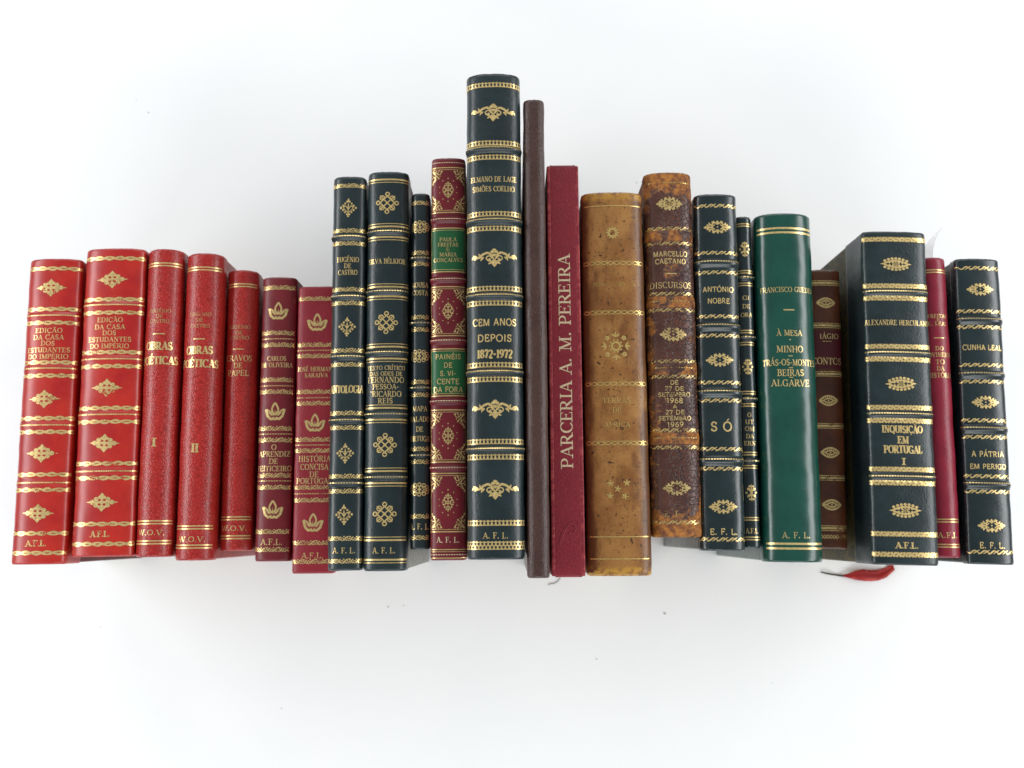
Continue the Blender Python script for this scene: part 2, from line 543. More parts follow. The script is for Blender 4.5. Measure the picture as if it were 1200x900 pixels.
# stroke kinds: T thick, t thin, c curve (thick where vertical), s even;  'F': foot serifs (x, y)
G = {
    'A': (0.80, [('t', [(0.09, 0), (0.40, 1)]), ('T', [(0.39, 1), (0.71, 0)]), ('t', [(0.19, .33), (0.60, .33)])], [(0.09, 0), (0.71, 0)]),
    'B': (0.70, [('T', [(0.16, 0), (0.16, 1)]), ('c', [(0.16, .97), (0.33, .97)] + arc(0.36, .755, .20, .215, 90, -90) + [(0.16, .53)]),
                 ('c', [(0.16, .53), (0.36, .53)] + arc(0.37, .28, .25, .25, 90, -90) + [(0.16, .03)])], [(0.10, 0), (0.10, 1)]),
    'C': (0.78, [('c', arc(0.44, .5, .36, .48, 42, 318, 18)), ('t', [(0.71, .98), (0.71, .70)])], []),
    'D': (0.84, [('T', [(0.16, 0), (0.16, 1)]), ('c', [(0.16, .97), (0.34, .97)] + arc(0.36, .5, .38, .47, 90, -90, 16) + [(0.16, .03)])], [(0.10, 0), (0.10, 1)]),
    'E': (0.68, [('T', [(0.16, 0), (0.16, 1)]), ('t', [(0.16, .965), (0.58, .965)]), ('t', [(0.16, .52), (0.46, .52)]), ('t', [(0.16, .035), (0.61, .035)]),
                 ('t', [(0.57, .98), (0.57, .76)]), ('t', [(0.60, .02), (0.60, .25)]), ('t', [(0.46, .63), (0.46, .41)])], [(0.10, 0), (0.10, 1)]),
    'F': (0.64, [('T', [(0.16, 0), (0.16, 1)]), ('t', [(0.16, .965), (0.58, .965)]), ('t', [(0.16, .50), (0.45, .50)]), ('t', [(0.57, .98), (0.57, .75)]),
                 ('t', [(0.45, .61), (0.45, .39)])], [(0.16, 0), (0.10, 1)]),
    'G': (0.84, [('c', arc(0.44, .5, .36, .48, 42, 325, 18)), ('t', [(0.71, .98), (0.71, .72)]), ('T', [(0.70, .44), (0.70, .04)]), ('t', [(0.54, .44), (0.72, .44)])], [(0.68, .43)]),
    'H': (0.86, [('T', [(0.16, 0), (0.16, 1)]), ('T', [(0.70, 0), (0.70, 1)]), ('t', [(0.16, .52), (0.70, .52)])], [(0.16, 0), (0.16, 1), (0.70, 0), (0.70, 1)]),
    'I': (0.38, [('T', [(0.19, 0), (0.19, 1)])], [(0.19, 0), (0.19, 1)]),
    'J': (0.48, [('c', [(0.28, 1), (0.28, .2)] + arc(0.14, .18, .14, .20, 0, -110, 6))], [(0.28, 1)]),
    'K': (0.80, [('T', [(0.16, 0), (0.16, 1)]), ('t', [(0.66, 1), (0.20, .45)]), ('T', [(0.34, .60), (0.70, 0)])], [(0.16, 0), (0.16, 1), (0.66, 1), (0.70, 0)]),
    'L': (0.66, [('T', [(0.16, 0), (0.16, 1)]), ('t', [(0.16, .035), (0.60, .035)]), ('t', [(0.59, .02), (0.59, .28)])], [(0.10, 0), (0.16, 1)]),
    'M': (1.00, [('t', [(0.14, 0), (0.16, 1)]), ('T', [(0.18, 1), (0.50, .06)]), ('t', [(0.50, .04), (0.82, 1)]), ('T', [(0.83, 0), (0.83, 1)])], [(0.13, 0), (0.13, 1), (0.83, 0), (0.86, 1)]),
    'N': (0.86, [('t', [(0.15, 0), (0.15, 1)]), ('T', [(0.17, 1), (0.70, .02)]), ('t', [(0.71, 0), (0.71, 1)])], [(0.15, 0), (0.12, 1), (0.71, 1)]),
    'O': (0.88, [('c', arc(0.44, .5, .36, .48, 90, 450, 22))], []),
    'P': (0.68, [('T', [(0.16, 0), (0.16, 1)]), ('c', [(0.16, .97), (0.34, .97)] + arc(0.36, .715, .24, .255, 90, -90) + [(0.16, .46)])], [(0.16, 0), (0.10, 1)]),
    'Q': (0.88, [('c', arc(0.44, .5, .36, .48, 90, 450, 22)), ('T', [(0.46, .18), (0.78, -.16)])], []),
    'R': (0.78, [('T', [(0.16, 0), (0.16, 1)]), ('c', [(0.16, .97), (0.34, .97)] + arc(0.36, .73, .22, .24, 90, -90) + [(0.16, .49)]), ('T', [(0.36, .49), (0.70, 0)])], [(0.16, 0), (0.10, 1), (0.72, 0)]),
    'S': (0.62, [('s', arc(0.31, .735, .20, .23, 28, 265, 12) + arc(0.31, .265, .22, .235, 88, -152, 12)), ('t', [(0.50, .97), (0.50, .72)]), ('t', [(0.11, .03), (0.11, .28)])], []),
    'T': (0.74, [('T', [(0.37, 0), (0.37, 1)]), ('t', [(0.05, .965), (0.69, .965)]), ('t', [(0.06, .98), (0.06, .74)]), ('t', [(0.68, .98), (0.68, .74)])], [(0.37, 0)]),
    'U': (0.82, [('c', [(0.16, 1), (0.16, .34)] + arc(0.42, .32, .26, .30, 180, 360, 12) + [(0.68, 1)])], [(0.16, 1), (0.68, 1)]),
    'V': (0.78, [('T', [(0.08, 1), (0.40, 0)]), ('t', [(0.39, 0), (0.70, 1)])], [(0.08, 1), (0.70, 1)]),
    'W': (1.10, [('T', [(0.08, 1), (0.34, 0)]), ('t', [(0.34, 0), (0.56, 1)]), ('T', [(0.56, 1), (0.80, 0)]), ('t', [(0.80, 0), (1.02, 1)])], [(0.08, 1), (0.56, 1), (1.02, 1)]),
    'X': (0.78, [('T', [(0.10, 1), (0.68, 0)]), ('t', [(0.66, 1), (0.10, 0)])], [(0.10, 1), (0.68, 0), (0.66, 1), (0.10, 0)]),
    'Z': (0.70, [('t', [(0.10, .965), (0.60, .965)]), ('T', [(0.58, .96), (0.10, .04)]), ('t', [(0.10, .035), (0.62, .035)]), ('t', [(0.10, .98), (0.10, .76)]), ('t', [(0.61, .02), (0.61, .25)])], []),
    '1': (0.46, [('T', [(0.25, 0), (0.25, 1)]), ('t', [(0.25, .98), (0.08, .80)])], [(0.25, 0)]),
    '2': (0.62, [('c', arc(0.31, .73, .21, .25, 165, -20, 10) + [(0.10, .05)]), ('T', [(0.09, .05), (0.56, .05)])], []),
    '6': (0.64, [('c', arc(0.32, .30, .22, .28, 90, 450, 16)), ('c', [(0.50, .95), (0.30, .86), (0.15, .62), (0.10, .34)])], []),
    '7': (0.60, [('T', [(0.08, .94), (0.54, .94)]), ('T', [(0.52, .94), (0.24, 0)]), ('t', [(0.08, .98), (0.08, .74)])], []),
    '8': (0.62, [('c', arc(0.31, .75, .18, .23, 90, 450, 14)), ('c', arc(0.31, .26, .22, .25, 90, 450, 14))], []),
    '9': (0.64, [('c', arc(0.32, .70, .22, .28, 90, 450, 16)), ('c', [(0.14, .05), (0.34, .14), (0.49, .38), (0.54, .66)])], []),
    '.': (0.30, [('dot', (0.14, 0.08))], []),
    '-': (0.44, [('T', [(0.07, .42), (0.37, .42)])], []),
    '"': (0.40, [('t', [(0.12, 1), (0.12, .78)]), ('t', [(0.28, 1), (0.28, .78)])], []),
    ' ': (0.40, [], []),
}
ACC = {'Á': ('A', 'acute'), 'À': ('A', 'grave'), 'Ã': ('A', 'tilde'), 'Â': ('A', 'circ'), 'É': ('E', 'acute'), 'Ê': ('E', 'circ'), 'Í': ('I', 'acute'),
       'Ó': ('O', 'acute'), 'Õ': ('O', 'tilde'), 'Ç': ('C', 'cedil')}
STYLE = {   # thick, thin, serif length, letter gap
    'serif': (0.155, 0.070, 0.28, 0.05),
    'light': (0.120, 0.060, 0.26, 0.06),
    'sans': (0.150, 0.150, 0.0, 0.05),
    'slab': (0.250, 0.100, 0.40, 0.02),
    'roman': (0.150, 0.062, 0.32, 0.05),
}


def densify(pts, step):
    out = [pts[0]]
    for a, b in zip(pts, pts[1:]):
        n = max(1, int(math.hypot(b[0] - a[0], b[1] - a[1]) / step))
        for i in range(1, n + 1):
            out.append((a[0] + (b[0] - a[0]) * i / n, a[1] + (b[1] - a[1]) * i / n))
    return out


def glyph_width(ch, gap):
    b = ACC[ch][0] if ch in ACC else ch
    return G[b][0] + gap


def text(D, s, cx, cy, h, width=None, style='serif', rot=False, jitter=0.0, rnd=None):
    """draw s centred at (cx, cy) with cap height h; rot: reading upwards along the spine"""
    tk, tn, sf, gap = STYLE[style]
    nat = sum(glyph_width(ch, gap) for ch in s) * h
    k = (width / nat) if width else 1.0
    x = -nat * k / 2

    def place(p, ox, jy):
        gx, gy = ox + p[0] * h * k, (p[1] - 0.5) * h + jy
        return (cx - gy, cy + gx) if rot else (cx + gx, cy + gy)
    for ch in s:
        acc = None
        b = ch
        if ch in ACC:
            b, acc = ACC[ch]
        wd, strokes, feet = G[b]
        jy = (rnd.uniform(-1, 1) * jitter) if rnd else 0.0
        for kind, pts in strokes:
            if kind == 'dot':
                q = place(pts, x, jy)
                D.disc(q[0], q[1], 0.10 * h)
                continue
            dp = densify(pts, 0.34)
            q = [place(p, x, jy) for p in dp]
            ws = []
            for i in range(len(dp)):
                a, c = dp[max(0, i - 1)], dp[min(len(dp) - 1, i + 1)]
                l = math.hypot(c[0] - a[0], c[1] - a[1]) or 1
                v = abs(c[1] - a[1]) / l
                if kind == 'T':
                    ww = tk
                elif kind == 't':
                    ww = tn
                elif kind == 's':
                    ww = tn + (tk - tn) * (0.35 + 0.65 * math.sin(math.pi * i / (len(dp) - 1)))
                else:
                    ww = tn + (tk - tn) * v ** 1.3
                ws.append(ww * h * (0.5 + 0.5 * min(1.25, k)))
            D.stroke(q, ws)
        if sf:
            for fx, fy in feet:
                yy = 0.03 if fy < 0.5 else 0.97
                if 0.2 < fy < 0.8:
                    yy = fy
                D.stroke([place((fx - sf / 2, yy), x, jy), place((fx + sf / 2, yy), x, jy)], max(tn, 0.07) * h)
        mid = wd / 2
        if acc == 'acute':
            D.stroke([place((mid - 0.05, 1.10), x, jy), place((mid + 0.14, 1.34), x, jy)], 0.11 * h)
        elif acc == 'grave':
            D.stroke([place((mid + 0.05, 1.10), x, jy), place((mid - 0.14, 1.34), x, jy)], 0.11 * h)
        elif acc == 'circ':
            D.stroke([place((mid - 0.18, 1.10), x, jy), place((mid, 1.30), x, jy), place((mid + 0.18, 1.10), x, jy)], 0.09 * h)
        elif acc == 'tilde':
            D.stroke([place((mid - 0.22 + 0.44 * i / 8, 1.17 + 0.06 * math.sin(i / 8 * 2 * math.pi)), x, jy) for i in range(9)], 0.09 * h)
        elif acc == 'cedil':
            D.stroke([place(p, x, jy) for p in [(mid, 0), (mid + 0.02, -0.12), (mid + 0.10, -0.2), (mid - 0.06, -0.3)]], 0.09 * h)
        x += (wd + gap) * h * k


# ---------------------------------------------------------------- ornaments, drawn in a w x h box around (0, y)
def orn_diamond_fleuron(D, y, wd, h):
    a, b = wd / 2, h / 2
    D.poly([(-a, y), (-a * .55, y + b * .16), (-a * .55, y - b * .16)])
    D.poly([(a, y), (a * .55, y - b * .16), (a * .55, y + b * .16)])
    for sx in (-1, 1):
        D.disc(sx * a * .60, y, a * .16, b * .26)
        D.disc(sx * a * .36, y + b * .34, a * .15, b * .22)
        D.disc(sx * a * .36, y - b * .34, a * .15, b * .22)
        D.disc(sx * a * .14, y + b * .52, a * .12, b * .18)
        D.disc(sx * a * .14, y - b * .52, a * .12, b * .18)
        D.stroke([(0, y), (sx * a * .30, y + b * .10), (sx * a * .58, y)], b * .16)
        D.stroke([(0, y), (sx * a * .30, y - b * .10), (sx * a * .58, y)], b * .16)
        D.disc(sx * a * .22, y, a * .10, b * .14)
    D.petal(0, y + b * .2, math.pi / 2, b * .8, a * .30)
    D.petal(0, y - b * .2, -math.pi / 2, b * .8, a * .30)
    D.disc(0, y, a * .14, b * .24)
    D.disc(0, y + b * .74, a * .13, b * .14)
    D.disc(0, y - b * .74, a * .13, b * .14)


def orn_lotus(D, y, wd, h):
    a = wd / 2
    y0 = y - h / 2

    def leaf(ax, base, tip, bulge, t):
        for sg in (-1, 1):
            D.stroke([(base[0] + (tip[0] - base[0]) * u + sg * bulge * math.sin(math.pi * u ** .8) * ax[0],
                       base[1] + (tip[1] - base[1]) * u + sg * bulge * math.sin(math.pi * u ** .8) * ax[1]) for u in [i / 9 for i in range(10)]], t)
    leaf((1, 0), (0, y0 + h * .30), (0, y0 + h), a * .34, h * .11)
    for sx in (-1, 1):
        pts = [(sx * a * x_, y0 + h * y_) for x_, y_ in [(.05, .10), (.45, .03), (.80, .22), (1.0, .62), (.66, .54), (.42, .40), (.30, .24)]]
        D.stroke(densify(pts[:4], 2.0), h * .15)
        D.stroke(densify(pts[3:], 2.0), h * .09)
        D.petal(sx * a * .30, y0 + h * .22, R(90 - sx * 42), h * .36, a * .13)
    D.stroke([(-a * .5, y0 + h * .07), (0, y0 + h * .02), (a * .5, y0 + h * .07)], h * .12)
    for dx in (-.16, 0, .16):
        D.petal(a * dx, y0 + h * .20, R(90 - dx * 60), h * .42, a * .10)


def orn_palmette(D, y, wd, h):
    a, b = wd / 2, h / 2
    D.petal(0, y + b * .62, math.pi / 2, b * .40, a * .22)
    D.stroke([(0, y - b * .9), (0, y + b * .30)], a * .10)
    for sx in (-1, 1):
        for t in (0.16, 0.44, 0.72, 1.0):
            D.disc(sx * a * t * .90, y + b * .72 * (1 - t) + b * .04, a * .13, n=8)
            D.disc(sx * a * t * .90, y - b * .80 * (1 - t), a * .13, n=8)
        D.stroke(densify([(0, y - b * .50), (sx * a * .40, y - b * .22), (sx * a * .60, y + .02 * b), (sx * a * .40, y + b * .22)], 1.4), a * .09)
        D.curl(sx * a * .34, y + b * .12, a * .17, 0, .7, a * .08, sx=-sx)
        D.petal(0, y - b * .2, R(90 - sx * 30), b * .55, a * .12)
    D.petal(0, y - b * .1, R(90), b * .62, a * .16)
    D.disc(0, y - b * .88, a * .13, n=8)


def orn_knot(D, y, wd, h):
    a = wd / 2
    t = a * .105
    g = a * .30
    for px, py in ((0, .82), (0, -.82), (.82, 0), (-.82, 0)):
        D.ring(a * px, y + a * py, a * .17, t)
    for px, py in ((.46, .46), (.46, -.46), (-.46, .46), (-.46, -.46)):
        D.ring(a * px, y + a * py, a * .20, t)
    for s in (-1, 1):
        for o in (-.64, 0, .64):
            pts = [(a * (-.66 + 1.32 * u) + 0, y + s * a * (-.66 + 1.32 * u)) for u in [0, .25, .5, .75, 1]]
            ln = 1 - abs(o) * .55
            D.stroke([((p[0]) * ln + (-s) * a * o * .5 * 1, y + (p[1] - y) * ln + a * o * .5) for p in pts], t)
    D.ring(0, y, a * .09, t * .8, n=8)


def orn_lace_oval(D, y, wd, h):
    a, b = wd / 2, h / 2
    for i in range(12):
        t = 2 * math.pi * i / 12
        D.ring(a * .80 * math.cos(t), y + b * .74 * math.sin(t), a * .15, a * .085, b * .22, 8)
    D.stroke([(a * .60 * math.cos(t), y + b * .50 * math.sin(t)) for t in [2 * math.pi * i / 16 for i in range(16)]], a * .07, True)
    for i in range(8):
        t = 2 * math.pi * i / 8
        D.disc(a * .42 * math.cos(t), y + b * .34 * math.sin(t), a * .085, n=6)
    D.poly([(a * .20, y), (0, y + b * .26), (-a * .20, y), (0, y - b * .26)])
    D.disc(-a * .97, y, a * .08, n=6)
    D.disc(a * .97, y, a * .08, n=6)


def orn_arabesque(D, y, wd, h):
    a, b = wd / 2, h / 2
    D.petal(0, y - b * .15, -math.pi / 2, b * .88, a * .26)
    D.disc(0, y + b * .80, a * .10, b * .18)
    D.disc(-a * .09, y + b * .62, a * .09, b * .16)
    D.disc(a * .09, y + b * .62, a * .09, b * .16)
    D.poly([(-a * .13, y + b * .34), (0, y + b * .08), (a * .13, y + b * .34), (0, y + b * .44)])
    for sx in (-1, 1):
        # big outer branch ending in a leaf tip
        pts = [(sx * a * u, y + b * v) for u, v in [(.02, -.20), (.16, .38), (.32, .55), (.50, .38), (.66, .05), (.84, -.02), (1.0, .16)]]
        D.stroke(densify(pts, 2.2), [b * .12 + b * .13 * math.sin(math.pi * min(1, i / max(1, len(densify(pts, 2.2)) - 1))) for i in range(len(densify(pts, 2.2)))])
        D.petal(sx * a * .70, y + b * .0, R(90 - sx * 62), a * .30, b * .26)
        D.petal(sx * a * .78, y + b * .02, R(90 - sx * 118), a * .16, b * .20)
        D.petal(sx * a * .62, y + b * .12, R(90 - sx * 20), b * .44, b * .18)
        D.petal(sx * a * .52, y + b * .18, R(-90 + sx * 20), b * .56, b * .20)
        D.petal(sx * a * .44, y + b * .10, R(-90 + sx * 48), b * .50, b * .18)
        D.curl(sx * a * .10, y - b * .10, a * .15, 0 if sx > 0 else 0, .95, b * .15, sx=-sx)
        D.petal(sx * a * .12, y - b * .38, R(90 - sx * 70), a * .26, b * .26)
        D.petal(sx * a * .10, y - b * .46, R(-90 + sx * 62), a * .20, b * .22)
        D.petal(sx * a * .20, y + b * .42, R(90 - sx * 40), b * .32, b * .18)
        D.petal(sx * a * .96, y + b * .12, R(90 - sx * 150), a * .12, b * .16)


def orn_cartouche(D, y, wd, h):
    """lozenge of small scrolls and leaves round a dotted centre"""
    a, b = wd / 2, h / 2
    t = b * .20
    for sx in (-1, 1):
        D.petal(sx * a * .74, y, 0 if sx > 0 else math.pi, a * .28, b * .40)
        D.petal(sx * a * .46, y, 0 if sx > 0 else math.pi, a * .30, b * .30)
        D.disc(sx * a * .44, y, a * .07, b * .17, 8)
        for sy in (-1, 1):
            D.stroke(densify([(sx * a * .78, y + sy * b * .05), (sx * a * .60, y + sy * b * .36), (sx * a * .40, y + sy * b * .30), (sx * a * .34, y + sy * b * .04)], 1.4), t)
            D.stroke(densify([(sx * a * .42, y + sy * b * .34), (sx * a * .26, y + sy * b * .66), (sx * a * .08, y + sy * b * .56), (0, y + sy * b * .36)], 1.4), t)
            D.petal(sx * a * .52, y + sy * b * .30, R(90 - sx * 30) * sy, b * .46, b * .26)
            D.petal(sx * a * .22, y + sy * b * .56, R(90 - sx * 22) * sy, b * .42, b * .26)
            D.disc(sx * a * .74, y + sy * b * .32, b * .13, n=7)
            D.disc(sx * a * .36, y + sy * b * .72, b * .13, n=7)
            D.petal(sx * a * .36, y + sy * b * .10, R(90 + sx * 52) * sy, a * .26, b * .16)
    for sy in (-1, 1):
        D.petal(0, y + sy * b * .50, R(90) * sy, b * .50, b * .34)
    D.disc(0, y, b * .11, n=8)


def orn_lens(D, y, wd, h):
    a, b = wd / 2, h / 2
    for sy in (-1, 1):
        D.stroke([(a * .80 * u, y + sy * b * .48 * (1 - u * u)) for u in [-1 + 2 * i / 14 for i in range(15)]], b * .24)
        for i in range(7):
            u = -.72 + 1.44 * i / 6
            D.disc(a * u, y + sy * b * .82 * (1 - .85 * u * u), a * .105, b * .20, 8)
        for u in (-.42, -.2, .2, .42):
            D.disc(a * u, y + sy * b * .20, a * .075, b * .15, 7)
    D.petal(-a * .66, y, math.pi, a * .36, b * .22)
    D.petal(a * .66, y, 0, a * .36, b * .22)
    D.stroke([(a * .15, y), (0, y + b * .30), (-a * .15, y), (0, y - b * .30)], b * .12, True)
    D.disc(0, y, a * .05, b * .10, 6)


def orn_eye(D, y, wd, h):
    a, b = wd / 2, h / 2
    for sy in (-1, 1):
        D.stroke([(a * u, y + sy * b * .86 * (1 - u * u)) for u in [-1 + 2 * i / 14 for i in range(15)]], b * .30)
        D.stroke([(a * .55 * u, y + sy * b * .36 * (1 - u * u)) for u in [-1 + 2 * i / 8 for i in range(9)]], b * .24)
        for i in range(6):
            u = -.55 + 1.1 * i / 5
            D.disc(a * u, y + sy * b * .58 * (1 - u * u), a * .07, b * .13, 7)
    D.petal(-a * .5, y, math.pi, a * .46, b * .36)
    D.petal(a * .5, y, 0, a * .46, b * .36)
    D.disc(0, y, a * .11, b * .16)


def orn_cross_flower(D, y, wd, h):
    a, b = wd / 2, h / 2
    D.stroke([(0, y - b), (0, y + b)], a * .20)
    D.disc(0, y, a * .26)
    for sx in (-1, 1):
        for sy in (-1, 1):
            D.petal(0, y + sy * b * .15, R(90 - sx * 50) * sy, a * 1.0, a * .36)
            D.disc(sx * a * .30, y + sy * b * .78, a * .20)
            D.curl(sx * a * .25, y + sy * b * .42, a * .30, 0, .6, a * .16, sx=-sx)
        D.disc(sx * a * .86, y, a * .20)


def orn_sunburst(D, y, wd, h):
    r = wd / 2
    D.ring(0, y, r * .60, r * .34)
    for i in range(12):
        t = 2 * math.pi * i / 12
        D.disc(r * .86 * math.cos(t), y + r * .86 * math.sin(t), r * .15, n=7)


def orn_flower_cluster(D, y, wd, h):
    r = wd / 2
    D.ring(0, y, r * .26, r * .13)
    for i in range(10):
        t = 2 * math.pi * i / 10
        D.disc(r * .40 * math.cos(t), y + r * .40 * math.sin(t), r * .065, n=7)
    for i in range(8):
        t = 2 * math.pi * i / 8 + math.pi / 8 * 0
        cx, cy = r * .76 * math.cos(t), y + r * .76 * math.sin(t)
        if i % 2 == 0:
            for j in range(3):
                D.petal(cx - r * .16 * math.cos(t), cy - r * .16 * math.sin(t), t + (j - 1) * .9, r * .36, r * .12)
            D.disc(cx, cy, r * .07, n=7)
        else:
            for j in range(5):
                s = t + 2 * math.pi * j / 5
                D.disc(cx + r * .10 * math.cos(s), cy + r * .10 * math.sin(s), r * .075, n=7)


def star(D, x, y, r):
    for j in range(5):
        t = math.pi / 2 + 2 * math.pi * j / 5 + x * .13
        D.petal(x, y, t, r, r * .36)


ORN = dict(diamond=orn_diamond_fleuron, lotus=orn_lotus, palmette=orn_palmette, knot=orn_knot, lace=orn_lace_oval, arabesque=orn_arabesque,
           cartouche=orn_cartouche, lens=orn_lens, eye=orn_eye, cross=orn_cross_flower, sunburst=orn_sunburst, cluster=orn_flower_cluster)


# ---------------------------------------------------------------- rolls: gold borders running across the spine (half width hw)
def frange(a, b, st):
    n = max(1, int((b - a) / st))
    return [a + (b - a) * i / n for i in range(n + 1)]


def roll_rope(D, y, hw, h, per=25.0, ph=0.0):
    for s in (-1, 1):
        D.stroke([(x, y + s * h * .29 * math.sin(2 * math.pi * (x + ph) / per)) for x in frange(-hw, hw, 1.0)],
                 [h * (.40 + .08 * s * math.cos(4 * math.pi * (x + ph) / per)) for x in frange(-hw, hw, 1.0)])


def roll_wave(D, y, hw, h, per=11.0, ph=0.0):
    xs = frange(-hw, hw, .9)
    D.stroke([(x, y + h * .30 * math.sin(2 * math.pi * (x + ph) / per)) for x in xs], [h * (.20 + .16 * (0.5 + 0.5 * math.cos(2 * math.pi * (x + ph) / per))) for x in xs])
    x = -hw + (per - (-hw + ph) % per) % per
    while x < hw - per * .3:
        D.stroke([(x + per * u, y + h * v) for u, v in ((.10, -.42), (.30, -.10), (.52, .18), (.74, .44))], [h * .10, h * .26, h * .26, h * .10])
        D.stroke([(x + per * u, y + h * v) for u, v in ((.55, -.44), (.78, -.40), (1.0, -.14))], h * .16)
        x += per


def roll_lace(D, y, hw, h, per=7.2, ph=0.0):
    rr = random.Random(int(hw * 100))
    x = -hw + per * .4
    i = 0
    while x <= hw - per * .25:
        k = rr.uniform(.85, 1.2)
        D.ring(x - per * .24, y + h * .16 * (-1) ** i, per * .18 * k, h * .17, h * .26 * k, 8)
        D.stroke([(x + per * .0, y - h * .44), (x + per * .16, y - h * .10), (x + per * .30, y + h * .12), (x + per * .52, y + h * .40)], [h * .16, h * .30, h * .30, h * .16])
        D.disc(x + per * .40, y - h * .28 * k, per * .14, h * .17, 7)
        D.disc(x + per * .02, y + h * .34 * k, per * .13, h * .16, 7)
        D.stroke([(x - per * .45, y - h * .34), (x - per * .10, y - h * .42)], h * .14)
        x += per
        i += 1


def roll_scroll(D, y, hw, h, per=8.8, ph=0.0):
    roll_rope(D, y, hw, h * .9, per * 1.6, ph)
    for x in frange(-hw + 1.5, hw - 1.5, per / 2 * .8):
        D.disc(x, y + h * .36, per * .15, h * .16, 7)
        D.disc(x + per * .25, y - h * .36, per * .15, h * .16, 7)


def roll_arcade(D, y, hw, h, per=4.3, ph=0.0):
    D.line(-hw, hw, y + h * .36, h * .17)
    D.line(-hw, hw, y - h * .40, h * .17)
    for x in frange(-hw + 1.0, hw - 1.0, per):
        D.disc(x, y + h * .42, per * .30, h * .16, 8)
        D.poly([(x - per * .36, y - h * .36), (x + per * .36, y - h * .36), (x + per * .12, y + h * .34), (x - per * .12, y + h * .34)])


def roll_arcade_wide(D, y, hw, h, per=4.3, ph=0.0):
    D.line(-hw, hw, y + h * .42, h * .12)
    D.line(-hw, hw, y - h * .42, h * .12)
    D.line(-hw, hw, y, h * .12)
    for i, x in enumerate(frange(-hw + 1.0, hw - 1.0, per)):
        D.poly([(x - per * .28, y + h * .06), (x + per * .28, y + h * .06), (x + per * .16, y + h * .40), (x - per * .16, y + h * .40)])
        D.poly([(x + per * .22, y - h * .40), (x + per * .78, y - h * .40), (x + per * .66, y - h * .06), (x + per * .34, y - h * .06)])
        D.disc(x, y + h * .48, per * .25, h * .08, 7)


def roll_chain(D, y, hw, h, per=7.6, ph=0.0):
    for s in (-1, 1):
        D.stroke([(x, y + s * h * .30 * math.sin(2 * math.pi * x / (2 * per))) for x in frange(-hw, hw, .8)], h * .15)
    for i, x in enumerate(frange(-hw, hw, per)):
        D.disc(x, y, per * .10, h * .14, 7)
        D.disc(x, y + h * .38, per * .08, h * .10, 6)
        D.disc(x, y - h * .38, per * .08, h * .10, 6)


def roll_zigzag(D, y, hw, h, per=7.0, ph=0.0):
    n = int(2 * hw / (per / 2))
    D.stroke([(-hw + i * per / 2, y + (h * .35 if i % 2 else -h * .35)) for i in range(n + 1)], h * .20)
    D.stroke([(-hw + i * per / 2, y - (h * .35 if i % 2 else -h * .35)) for i in range(n + 1)], h * .20)


def roll_double(D, y, hw, h, **k):        # two even lines
    D.line(-hw, hw, y + h * .33, h * .30)
    D.line(-hw, hw, y - h * .33, h * .30)


def roll_thickthin(D, y, hw, h, up=1, **k):
    D.line(-hw, hw, y + up * h * .28, h * .40)
    D.line(-hw, hw, y - up * h * .40, h * .16)


def roll_thinthick(D, y, hw, h, **k):
    roll_thickthin(D, y, hw, h, -1)


def roll_triple(D, y, hw, h, **k):
    D.line(-hw, hw, y, h * .38)
    D.line(-hw, hw, y + h * .42, h * .13)
    D.line(-hw, hw, y - h * .42, h * .13)


def roll_single(D, y, hw, h, **k):
    D.line(-hw, hw, y, h)


def roll_beads(D, y, hw, h, per=2.9, **k):
    for x in frange(-hw + 1, hw - 1, per):
        D.poly([(x - per * .36, y - h / 2), (x + per * .36, y - h / 2), (x + per * .36, y + h / 2), (x - per * .36, y + h / 2)])


def roll_beadline(D, y, hw, h, per=2.6, **k):
    D.line(-hw, hw, y, h * .45)
    for x in frange(-hw + 1, hw - 1, per):
        D.disc(x, y, per * .36, h * .5, 7)


ROLL = dict(rope=roll_rope, wave=roll_wave, lace=roll_lace, scroll=roll_scroll, arcade=roll_arcade, arcade_wide=roll_arcade_wide, chain=roll_chain,
            zigzag=roll_zigzag, double=roll_double, thickthin=roll_thickthin, thinthick=roll_thinthick, triple=roll_triple, single=roll_single,
            beads=roll_beads, beadline=roll_beadline)


